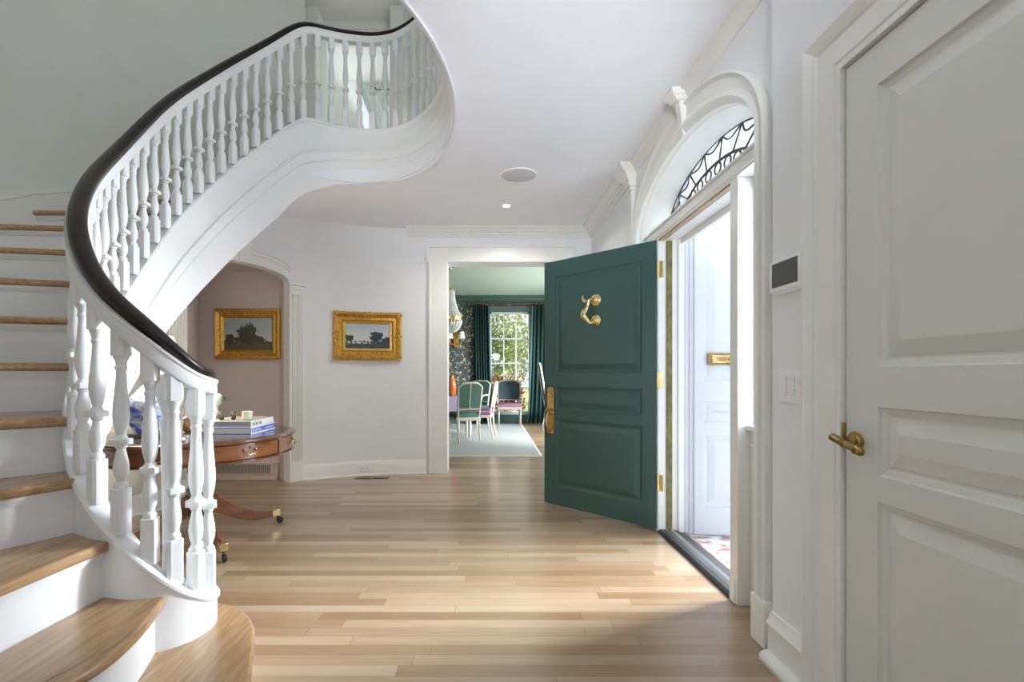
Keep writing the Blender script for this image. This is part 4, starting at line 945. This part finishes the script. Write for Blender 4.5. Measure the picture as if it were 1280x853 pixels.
def blossom(parent, c, r):
    mb = MB()
    for k in range(14):
        a = k*2.4; z = 1-2*(k+.5)/14; q = math.sqrt(1-z*z); mb.sphere((c[0]+r*.6*q*math.cos(a), c[1]+r*.6*q*math.sin(a), c[2]+r*.6*z), r*.5, 7, 5)
    mb.build('blossom', 'petal', parent, smooth=True)
for c in ((.03, -.06, .18), (-.05, -.05, .20), (.06, .0, .2)): blossom(o, c, .03)
fp = on_table(257, 3.64); o = empty('flower_vase', fp); tag(o, 'low glass vase of white blossoms rising past the end of the handrail', 'plant')
mb = MB(); mb.lathe([(0, 0), (.04, 0), (.045, .02), (.04, .1), (.045, .11), (.038, .11), (.03, .02), (0, .015)], n=20); mb.build('vase', 'tumbler', o, smooth=True, angle=35)
mb = MB()
for c in ((.10, -.02, .2), (.08, -.02, .12), (.0, 0, .2), (.05, .03, .26)): mb.tube([(0, 0, .02), (c[0]*.3, c[1]*.3, c[2]*.6), c], .003, 5)
mb.build('stem', 'leaf', o)['kind'] = 'stuff'
for c, r in (((.095, -.03, .205), .035), ((.115, -.04, .235), .03), ((.085, -.03, .125), .028), ((.075, -.02, .16), .026), ((.0, 0, .2), .04), ((.04, .02, .25), .035), ((-.05, .0, .2), .035)): blossom(o, c, r)
mb = MB(); leaf(mb, (.12, -.03, .24), (1, 0, -.2), .08, .022, .01); leaf(mb, (.13, -.03, .25), (1, .1, -1.2), .07, .02, .01); leaf(mb, (-.05, -.03, .15), (-1, -.2, .3), .08, .025, .02); mb.build('leaf_spray', 'leaf', o, fix=False)['kind'] = 'stuff'
gp = on_table(236, 3.0); o = empty('globe_ornament', gp); tag(o, 'small amber globe on a silver foot between the balusters', 'ornament')
mb = MB(); mb.lathe([(0, 0), (.045, 0), (.045, .012), (.03, .02), (.028, .035), (.036, .05), (0, .052)], n=20); mb.build('foot', 'silver', o, smooth=True, angle=35)
mb = MB(); mb.sphere((0, 0, .10), .052, 18, 12); mb.build('globe', 'amber', o, smooth=True)
mb = MB(); mb.lathe([(0, .15), (.014, .15), (.012, .165), (.018, .175), (.01, .19), (.006, .2), (0, .202)], n=14); mb.build('finial', 'silver', o, smooth=True)
# books: near right corner sits at about pixel 316
def book(name, loc, rz, L_, W_, H_, mats, label):
    o = empty(name, loc, rz); tag(o, label, 'book', 'books on the drum table')
    mb = MB(); t = .004
    mb.box(-L_/2, L_/2, -W_/2, W_/2, 0, t); mb.box(-L_/2, L_/2, -W_/2, W_/2, H_-t, H_); mb.box(L_/2-t, L_/2, -W_/2, W_/2, t, H_-t)
    mb.build('cover', mats[0], o, bevel=.001)
    mb = MB(); mb.box(-L_/2+.004, L_/2-t, -W_/2+.004, W_/2-.004, t, H_-t); mb.build('pages', mats[1], o)
    return o
bz = math.radians(2); bc = (-1.778, 3.504)
b1 = book('hardback_book', (*bc, ZT), bz, .32, .40, .045, ('blue', 'page'), 'blue-spined coffee table book lying flat on the table under the white one')
mb = MB(); mb.box(.1575, .1612, -.2002, .2002, .0, .006); mb.box(.1575, .1612, -.2002, .2002, .039, .0452); mb.box(.1575, .1612, -.2004, -.194, .0, .045); mb.build('white_edging', 'bookwhite', b1)
SPN = Matrix(((0, 0, 1, 0), (1, 0, 0, 0), (0, 1, 0, 0), (0, 0, 0, 1)))
text_mesh('VALENTINO', .026, 'spine_lettering', 'inkwhite', b1, Matrix.Translation((.1608, -.185, .0125)) @ SPN)
mb = MB(); mb.box(.1605, .1612, .02, .17, .0185, .0235); mb.build('small_lettering', 'inkwhite', b1)
b2 = book('hardback_book', (bc[0]-.002, bc[1]-.002, ZT+.0455), bz+math.radians(.8), .312, .385, .041, ('bookwhite', 'pagegrey'), 'white-spined book on top of the blue one, carrying the candle')
text_mesh('INDIA NA', .036, 'spine_lettering', 'ink', b2, Matrix.Translation((.1567, -.178, .008)) @ SPN)
mb = MB(); mb.box(-.152, .152, -.188, .188, .0411, .0422); mb.build('cover_picture', 'bookpic', b2)
zt2 = ZT+.0455+.0422
def onb(px, D): return ((px-611)*D/610, D, zt2)
o = empty('candle', onb(309, 3.42)); tag(o, 'white candle in a clear glass tumbler on the books', 'candle')
mb = MB(); mb.lathe([(0, 0), (.033, 0), (.037, .078), (.0355, .078), (.032, .006), (0, .005)], n=28); mb.build('tumbler', 'tumbler', o, smooth=True, angle=35)
mb = MB(); mb.lathe([(0, .006), (.0315, .006), (.0345, .06), (0, .06)], n=28); mb.build('wax', 'wax', o, smooth=True, angle=35)
mb = MB(); mb.tube([(0, 0, .06), (.001, 0, .07)], .0012, 6); mb.build('wick', 'black', o)
for px, D, lab in ((277, 3.40, 'round dark agate disc on the books next to the flowers'), (292, 3.42, 'round dark agate disc on the books next to the candle')):
    o = empty('stone_disc', onb(px, D), math.radians(25)); tag(o, lab, 'ornament', 'agate discs on the books')
    mb = MB(); mb.lathe([(0, -.016), (.024, -.016), (.030, -.008), (.030, .008), (.024, .016), (0, .016)], n=24, mat=Matrix.Translation((0, 0, .0305)) @ Matrix.Rotation(PI/2, 4, 'Y')); mb.build('disc', 'stone', o, smooth=True, angle=35)
    mb = MB(); mb.lathe([(.012, .015), (.018, .018), (.024, .0165), (.018, .0155)], n=24, mat=Matrix.Translation((0, 0, .0305)) @ Matrix.Rotation(PI/2, 4, 'Y')); mb.build('rim', 'pbrass', o, smooth=True)

# ------------------------------------------------------------------ dining room
BY = 11.6; DX0, DX1 = -2.4, 2.6; DC = 3.02
wx0, wx1, wz0, wz1 = .02, .99, .2, 2.64
mb = MB(); mb.box(DX0, wx0, BY, BY+.15, 0, DC); mb.box(wx1, DX1, BY, BY+.15, 0, DC); mb.box(wx0, wx1, BY, BY+.15, wz1, DC); mb.box(wx0, wx1, BY, BY+.15, 0, .1)
struct(mb.build('wall_dining_far', 'paper'), 'dining room wall with dark floral paper')
mb = MB(); mb.box(DX0-.1, DX0, 5.95, BY, 0, DC); mb.box(DX1, DX1+.1, 5.95, 7.0, 0, DC); mb.box(DX1, DX1+.1, 7.0, 10.5, 0, .6); mb.box(DX1, DX1+.1, 7, 10.5, 2.5, DC); mb.box(DX1, DX1+.1, 10.5, BY, 0, DC); struct(mb.build('wall_dining_side', 'paper'))
mb = MB(); mb.box(DX0, -.74, 5.95, 6.0, 0, DC); mb.box(1.4, DX1, 5.95, 6.0, 0, DC); struct(mb.build('wall_dining_near', 'paper'))
mb = MB(); mb.box(DX0-.1, DX1+.1, 5.9, BY+.1, DC, DC+.12); struct(mb.build('ceiling_dining', 'tealceil'), 'pale green dining room ceiling')
mb = MB(); sweep(mb, [(DX0, BY, DC), (DX1, BY, DC)], [(0, -.19), (.02, -.19), (.03, -.15), (.05, -.13), (.08, -.06), (.12, -.03), (.12, 0), (0, 0)]); struct(mb.build('trim_24', 'teal', smooth=True, angle=25), 'dark green cornice of the dining room')
mb = MB(); mb.box(DX0, DX1, BY-.025, BY, 0, .2); struct(mb.build('baseboard_dining', 'teal', bevel=.005))
mb = MB(); mb.box(wx0-.14, wx0, BY-.03, BY, 0, wz1+.14); mb.box(wx1, wx1+.14, BY-.03, BY, 0, wz1+.14); mb.box(wx0, wx1, BY-.03, BY, wz1, wz1+.14); struct(mb.build('trim_25', 'teal', bevel=.005), 'green casing of the dining room window')
W1 = empty('window_1', (wx0, BY+.06, wz0)); struct(W1, 'tall many-paned dining room window looking on the garden')
w, h = wx1-wx0, wz1-wz0
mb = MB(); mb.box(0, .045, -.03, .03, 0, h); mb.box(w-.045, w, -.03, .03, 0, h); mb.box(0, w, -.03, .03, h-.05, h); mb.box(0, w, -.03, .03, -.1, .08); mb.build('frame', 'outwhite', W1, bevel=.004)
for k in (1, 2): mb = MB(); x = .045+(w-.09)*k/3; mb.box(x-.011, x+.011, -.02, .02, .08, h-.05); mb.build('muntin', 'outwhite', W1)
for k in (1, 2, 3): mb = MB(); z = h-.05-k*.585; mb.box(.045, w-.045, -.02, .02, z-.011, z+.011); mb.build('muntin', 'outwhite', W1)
mb = MB(); mb.box(.045, w-.045, -.003, .003, .08, h-.05); mb.build('pane', 'glass', W1)
def curtain(x0, x1, label, flip):
    o = empty('curtain', ((x0+x1)/2, BY-.12, 0)); tag(o, label, 'curtain', 'green curtains at the dining window'); mb = MB(); rings = []; n = 72; hw = (x1-x0)/2
    for z, sc in ((0.01, 1.12), (.3, 1.05), (1.2, 1.0), (2.2, .97), (2.78, .92)):
        top = []; bot = []
        for k in range(n+1):
            f = k/n*2-1; ph = k/n*2*PI*6.5; y = .04*math.sin(ph)+.012*math.sin(ph*.37+z); x = f*hw*sc+(.06*(1-z/2.8)**2)*flip
            top.append(Vector((x, y, z))); bot.append(Vector((x, y+.012, z)))
        rings.append(top+bot[::-1])
    mb.loft(rings); mb.build('drape', 'curtain', o, smooth=True, angle=60)
    mb = MB(); e = hw*flip
    mb.loft([[Vector((e*sc+flip*(-.03+du)+(.06*(1-z/2.8)**2)*flip, dy, z)) for du, dy in ((0, -.05), (.035, -.05), (.035, .02), (0, .02))] for z, sc in ((.02, 1.12), (.3, 1.05), (1.2, 1.0), (2.2, .97), (2.76, .92))]); mb.build('fringe_band', 'teal2', o)
    return o
M['teal2'] = paint('woven curtain edging', (.05, .14, .13), .8, .3, 60)
curtain(-.36, .03, 'dark green curtain between the window and the floral wallpaper', 1); curtain(.99, 1.62, 'dark green curtain on the door-hidden side of the dining window', -1)
o = empty('curtain_rod', (.6, BY-.12, 2.82)); tag(o, 'dark curtain rod above the dining room window', 'curtain rod')
mb = MB(); mb.tube([(-1.05, 0, 0), (1.2, 0, 0)], .018, 12); mb.build('pole', 'tabledark', o, smooth=True)
for s_ in (-1.08, 1.23): mb = MB(); mb.sphere((s_, 0, 0), .035, 12, 8); mb.build('finial', 'tabledark', o, smooth=True)
for s_ in (-.8, 1.0): mb = MB(); mb.box(s_-.01, s_+.01, 0, .12, -.012, .012); mb.build('bracket', 'tabledark', o)
o = empty('rug', (-.85, 9.05, 0)); tag(o, 'large pale grey woven rug under the dining table', 'rug')
mb = MB(); mb.box(-1.5, 1.58, -2.18, 2.2, 0, .012); mb.build('pile', 'rug', o, bevel=.004)
mb = MB()
mb.loft([[Vector((x, y, z)) for z in (0, .014)] for x, y in ((-1.5, -2.2), (1.60, -2.2), (1.60, 2.22), (-1.5, 2.22))], False, False)
mb = MB(); mb.box(1.575, 1.605, -2.2, 2.22, 0, .0135); mb.box(-1.5, 1.605, -2.205, -2.175, 0, .0135); mb.build('binding', 'white', o)
RZ = .0150
def chair(loc, rz, label, frame, backm, seatm, arms=False, split=False, hgt=1.0, wd=.5):
    """faces local +y; back at -y"""
    o = empty('dining_chair', loc, rz); tag(o, label, 'chair', 'painted chairs round the dining room'); hw = wd/2
    mb = MB(); mb.loft([[Vector((sx*(hw-i), sy*(.23-i)+.0, z)) for sx, sy in ((-1, -1), (1, -1), (1, 1), (-1, 1))] for z, i in ((.41, 0), (.45, -.005), (.485, .012), (.5, .05))]); mb.build('seat', seatm, o, smooth=True, angle=50)
    mb = MB(); mb.box(-hw, hw, .2, .235, .36, .42); mb.box(-hw, hw, -.235, -.2, .36, .42); mb.box(-hw, -hw+.035, -.2, .2, .36, .42); mb.box(hw-.035, hw, -.2, .2, .36, .42); mb.build('seat_frame', frame, o, bevel=.006)
    for sx in (-1, 1):
        mb = MB(); mb.lathe([(.011, 0), (.016, .03), (.022, .30), (.017, .31), (.026, .33), (.026, .40), (0, .40)], (sx*(hw-.03), .205, 0), 12); mb.build('leg', frame, o, smooth=True, angle=35)
        mb = MB(); mb.tube([(sx*(hw-.03), -.28, 0), (sx*(hw-.03), -.235, .2), (sx*(hw-.03), -.215, .40)], [.012, .017, .022], 10); mb.build('leg', frame, o, smooth=True, angle=35)
    bt = hgt; tilt = lambda z: -.215-(z-.4)*.17
    def P(x, z, d=0): return Vector((x, tilt(z)+d, z))
    out = [(-hw+.03, .42), (-hw+.01, bt-.07), (-hw+.05, bt-.04), (-hw+.09, bt-.01), (0, bt), (hw-.09, bt-.01), (hw-.05, bt-.04), (hw-.01, bt-.07), (hw-.03, .42)]
    mb = MB(); mb.tube([P(x, z) for x, z in out], .019, 8); mb.tube([P(-hw+.025, .56), P(hw-.025, .56)], .017, 8); mb.build('back_frame', frame, o, smooth=True, angle=50)
    if split: mb = MB(); mb.tube([P(.0, .56, -.012), P(.0, bt-.01, -.012)], .011, 8); mb.build('back_splat', frame, o, smooth=True)
    inn = [(-hw+.04, .57), (-hw+.025, bt-.08), (-hw+.1, bt-.03), (0, bt-.015), (hw-.1, bt-.03), (hw-.025, bt-.08), (hw-.04, .57)]
    mb = MB(); mb.loft([[P(x, z, d) for x, z in inn] for d in (-.012, .018)]); mb.build('backrest', backm, o)
    if arms:
        for sx in (-1, 1):
            mb = MB(); mb.tube(crom([P(sx*(hw-.01), .70), (sx*(hw+.03), -.05, .71), (sx*(hw+.04), .1, .69), (sx*(hw+.02), .13, .60), (sx*(hw-.02), .12, .42)], 4), .016, 8); mb.build('armrest', frame, o, smooth=True)
    return o
def dpos(px, D): return ((px-611)*D/610, D, RZ)
chair((-.43, 8.40, RZ), math.radians(24), 'cream chair with a split green back, seen from behind nearest the foyer', 'cream', 'chairgreen', 'chairgreen', split=True, wd=.44)
chair((-.17, 9.0, RZ), math.radians(82), 'cream side chair with a mauve seat turned to the table', 'cream', 'cream', 'purple', wd=.46)
chair((.46, 10.98, RZ), math.radians(180), 'dark teal-backed armchair with a mauve seat in front of the window', 'greywood', 'chairblue', 'purple', arms=True, wd=.54, hgt=1.0)
chair((-.33, 10.25, RZ), math.radians(150), 'armchair with a dark green back beyond the table corner', 'cream', 'chairgreen', 'chairblue', arms=True, wd=.5)
o = chair((1.49, 10.75, 0), math.radians(-90), 'tall dark red chair with a pale carved frame, mostly hidden by the green door', 'white', 'red', 'red', wd=.5, hgt=1.4)
# table with cloth
o = empty('dining_table', (-1.35, 9.2, RZ)); tag(o, 'dining table under a lilac cloth at the edge of the doorway', 'table')
mb = MB(); mb.lathe([(0, .72), (.82, .72), (.82, .745), (0, .745)], n=48); mb.build('top', 'tabledark', o, smooth=True, angle=35)
mb = MB(); rings = []
for r, z, wv in ((.0, .749, 0), (.8, .749, 0), (.826, .745, 0), (.832, .72, .1), (.845, .55, 1), (.86, .42, 1.6)): rings.append([Vector(((r+.012*wv*math.sin(14*a))*math.cos(a), (r+.012*wv*math.sin(14*a))*math.sin(a), z)) for a in [2*PI*k/84 for k in range(84)]])
mb.loft(rings, True, False); mb.build('cloth', 'lilac', o, smooth=True, angle=60)
mb = MB(); mb.lathe([(0, 0), (.35, 0), (.35, .03), (.1, .08), (.06, .3), (.08, .6), (.2, .72), (0, .72)], n=28); mb.build('pedestal', 'tabledark', o, smooth=True, angle=35)
o = empty('vase', (-.68, 8.95, RZ+.752)); tag(o, 'tall orange glazed vase on the dining table', 'vase')
mb = MB(); mb.lathe([(0, 0), (.05, 0), (.075, .06), (.085, .18), (.06, .29), (.035, .33), (.045, .37), (.038, .37), (.028, .33), (0, .32)], n=24); mb.build('body', 'orange', o, smooth=True, angle=50)
mb = MB(); mb.lathe([(.028, .365), (.045, .365), (.047, .372), (.03, .373)], n=24, caps=False); mb.build('rim', 'goldlite', o, smooth=True)
# chandelier
o = empty('chandelier', (-.70, 8.6, DC)); tag(o, 'beaded crystal chandelier with a gilt ring in the dining room', 'chandelier')
mb = MB(); mb.tube([(0, 0, 0), (0, 0, -.36)], .006, 8); mb.build('chain', 'oldbrass', o)
mb = MB(); mb.lathe([(0, 0), (.06, 0), (.05, -.02), (.01, -.03), (0, -.03)], n=20); mb.build('canopy', 'oldbrass', o, smooth=True)
mb = MB(); mb.lathe([(.09, -.36), (.10, -.35), (.10, -.39), (.09, -.40)], n=28, caps=False); mb.build('crown_ring', 'brass', o, smooth=True)
mb = MB()
mb.lathe([(.2, -.86), (.235, -.855), (.235, -.91), (.2, -.915), (.2, -.86)], n=36, caps=False); mb.build('main_ring', 'brass', o, smooth=True, angle=30)
M['crystal'] = paint('crystal', (.80, .82, .80), .08, .05, coat=1)
for k in range(28):
    a = 2*PI*k/28; mb = MB(); ps = []
    for j in range(13):
        f = j/12; r = .09+(.225-.09)*f**2.2; ps.append((r*math.cos(a), r*math.sin(a), -.39-.47*f))
    rr = []
    pp_ = crom(ps, 4); rr = [.0045+.0075*abs(math.sin(PI*i/4+.4)) for i in range(len(pp_))]
    mb.tube(pp_, rr, 6); mb.build('bead_strand', 'crystal', o, smooth=True)
for k in range(24):
    a = 2*PI*k/24; mb = MB(); ps = []
    for j in range(8): f = j/7; r = .22*math.cos(f*PI/2*.95); ps.append((r*math.cos(a), r*math.sin(a), -.91-.22*math.sin(f*PI/2)))
    pp_ = crom(ps, 4); mb.tube(pp_, [.0045+.0085*abs(math.sin(PI*i/4+.4)) for i in range(len(pp_))], 6); mb.build('lower_strand', 'crystal', o, smooth=True)
# wall sconce
o = empty('wall_sconce', (-.78, BY-.02, 1.9)); tag(o, 'gilt two-shade wall sconce with candle sticks on the floral wall', 'sconce')
mb = MB(); mb.loft([[Vector((x, y, z)) for x, z in ((-.05, -.1), (.05, -.1), (.07, .15), (.03, .3), (-.03, .3), (-.07, .15))] for y in (-.03, .02)]); mb.build('backplate', 'gold', o, bevel=.01)
for s_ in (-1, 1):
    mb = MB(); mb.tube(crom([(0, -.03, .0), (s_*.07, -.08, -.04), (s_*.13, -.1, 0), (s_*.14, -.1, .08)], 4), .012, 8); mb.build('arm', 'gold', o, smooth=True)
    mb = MB(); mb.lathe([(.085, .10), (.055, .26), (.053, .26), (.083, .10)], (s_*.14, -.1, 0), 20, caps=False); mb.build('shade', 'white', o, smooth=True)
for k, x in enumerate((-.09, .02, .13)):
    mb = MB(); mb.tube(crom([(0, -.03, .32), (x*.6, -.09, .40), (x, -.1, .46+.02*k)], 4), .01, 8); mb.lathe([(0, 0), (.014, 0), (.014, .2), (0, .2)], (x, -.1, .46+.02*k), 10); mb.build('candle_arm', 'wax', o, smooth=True)

# garden beyond the dining window
mb = MB(); mb.box(-9, 10, BY+.15, 40, -.15, -.05); o = mb.build('lawn', 'lawn'); tag(o, 'sunlit lawn outside the dining room window', 'lawn', kind='stuff')
def bush(x, y, z0, rx, rz, n, col, label, trunk=True):
    o = empty('garden_shrub', (x, y, -.045)); tag(o, label, 'shrub', 'garden shrubs outside the dining window')
    m = paint('shrub leaf', col, .6, .35, 3); mb = MB()
    for k in range(n):
        u, v, w_ = (max(-1, min(1, random.gauss(0, .45))) for _ in range(3)); c = Vector((u*rx, v*rx, max(.22, z0+rz+w_*rz))); s_ = random.uniform(.05, .11); d = Vector((random.uniform(-1, 1), random.uniform(-1, 1), random.uniform(-1, 1))).normalized(); e = d.orthogonal().normalized(); g_ = d.cross(e)
        mb.add([c+e*s_, c+g_*s_*.5, c-e*s_, c-g_*s_*.5], [(0, 1, 2, 3)])
    f = mb.build('foliage', m, o, fix=False); f['kind'] = 'stuff'
    mb = MB(); mb.tube([(0, 0, .03), (0, 0, .06), (.05, .02, z0+rz*.5), (-.05, 0, z0+rz*1.3)], [.06, .06, .04, .015], 8); mb.build('trunk', 'tabledark', o)
bush(-.05, 16.2, .5, .85, 1.6, 1900, (.16, .22, .06), 'loose green shrub with russet tones by the window frame')
bush(.95, 19.5, .5, 1.1, 1.7, 1900, (.36, .42, .12), 'yellow-green shrub in the middle of the garden view')
bush(2.35, 16.4, .9, .85, 1.5, 1500, (.22, .30, .10), 'green shrub next to the curtain in the garden view')
bush(.45, 14.1, .12, .55, .5, 900, (.30, .10, .045), 'low russet shrub in the garden view')
bush(1.75, 14.0, .12, .55, .45, 800, (.36, .22, .06), 'low bronze shrub in the garden view')
bush(-.9, 21.5, 1.0, 1.3, 2.0, 1500, (.10, .17, .05), 'dark shrub at the back of the garden')

# ------------------------------------------------------------------ light
W = bpy.data.worlds.new('World'); S.world = W; W.use_nodes = True; nt = W.node_tree; bg = nt.nodes['Background']
tc = N(nt, 'ShaderNodeTexCoord'); sx = N(nt, 'ShaderNodeSeparateXYZ'); L(nt, tc.outputs['Generated'], sx.inputs[0])
r = ramp(nt, sx.outputs[2], [(.0, (.80, .86, .95)), (.25, (.92, .95, 1.0)), (1, (.66, .80, 1.0))]); L(nt, r.outputs[0], bg.inputs[0]); bg.inputs[1].default_value = .80
def area(name, loc, rot, sx_, sy_, e, col=(1, 1, 1), spread=PI):
    l = bpy.data.lights.new(name, 'AREA'); l.shape = 'RECTANGLE'; l.size = sx_; l.size_y = sy_; l.energy = e; l.color = col; l.spread = spread
    o = bpy.data.objects.new(name, l); COL.objects.link(o); o.location = loc; o.rotation_euler = rot; return o
area('window_light_back', (-1.2, -2.85, 1.5), (PI/2, 0, 0), 3.2, 2.0, 11, (.93, .965, 1))  # added fill behind the camera; the back wall has no window
area('window_light_stairs', (.8, 1.0, 4.3), (math.radians(90), 0, math.radians(60)), 1.6, 1.0, 42, (.88, .94, 1))  # unseen fill added over the upper floor to light the stair wall
area('upper_hall_light', (-2.6, 7.6, 4.6), (0, math.radians(-75), 0), 1.2, 1.6, 28, (.84, .93, 1))
area('porch_light', (7.5, 4.25, 3.7), (0, math.radians(75), math.radians(11)), 2.8, 2.9, 2450, (.86, .93, 1))  # added area light standing in for daylight through the front door
area('dining_window_light', (2.55, 8.75, 1.6), (0, math.radians(90), 0), 1.8, 3.2, 90, (1, .98, .95))
sun = bpy.data.lights.new('sun', 'SUN'); sun.energy = 9; sun.angle = .02; sun.color = (1, .95, .85); so = bpy.data.objects.new('sun', sun); COL.objects.link(so); so.rotation_euler = (math.radians(42), 0, math.radians(255))
def point(name, loc, e, col, r=.03):
    l = bpy.data.lights.new(name, 'POINT'); l.energy = e; l.color = col; l.shadow_soft_size = r; o = bpy.data.objects.new(name, l); COL.objects.link(o); o.location = loc; return o
for x, y, e, ang in LAMPS:
    l = bpy.data.lights.new('downlight_beam', 'SPOT'); l.energy = e; l.spot_size = math.radians(ang); l.spot_blend = .7; l.color = (1, .94, .86); l.shadow_soft_size = .05; o = bpy.data.objects.new('downlight_beam', l); COL.objects.link(o); o.location = (x, y, CZ-.02)
l = bpy.data.lights.new('torchiere_beam', 'SPOT'); l.energy = 80; l.spot_size = math.radians(105); l.spot_blend = .6; l.color = (.95, .97, 1); l.shadow_soft_size = .12; o = bpy.data.objects.new('torchiere_beam', l); COL.objects.link(o); o.location = (.6, -.2, 1.95); o.rotation_euler = (PI, 0, 0)  # unseen spot added behind the camera, pointing up to brighten the ceiling
l = bpy.data.lights.new('uplight_beam', 'SPOT'); l.energy = 235; l.spot_size = math.radians(46); l.spot_blend = 1; l.color = (.93, .96, 1); l.shadow_soft_size = .15; o = bpy.data.objects.new('uplight_beam', l); COL.objects.link(o); o.location = (.35, -.3, 2.0); o.rotation_euler = Vector((0, 1, .24)).to_track_quat('-Z', 'Y').to_euler()  # unseen spot added to wash the visible ceiling and far wall
point('lamp_glow', (lp[0], lp[1], ZT+.53), 25, (1, .86, .68), .05)

# ------------------------------------------------------------------ camera
cam = bpy.data.cameras.new('camera'); co = bpy.data.objects.new('camera', cam); COL.objects.link(co)
co.location = (0, 0, 1.16); co.rotation_euler = (PI/2, 0, 0)
cam.sensor_width = 36; cam.lens = 36*610/1280; cam.shift_x = (640-611)/1280; cam.shift_y = (468-426.5)/1280; cam.clip_start = .05
S.camera = co
S.view_settings.view_transform = 'Standard'; S.view_settings.look = 'None'; S.view_settings.gamma = 1; S.view_settings.exposure = .58; S.view_settings.use_curve_mapping = False
S.cycles.use_denoising = True; S.cycles.max_bounces = 10; S.cycles.diffuse_bounces = 6; S.cycles.glossy_bounces = 4; S.cycles.transparent_max_bounces = 12; S.cycles.sample_clamp_indirect = 6
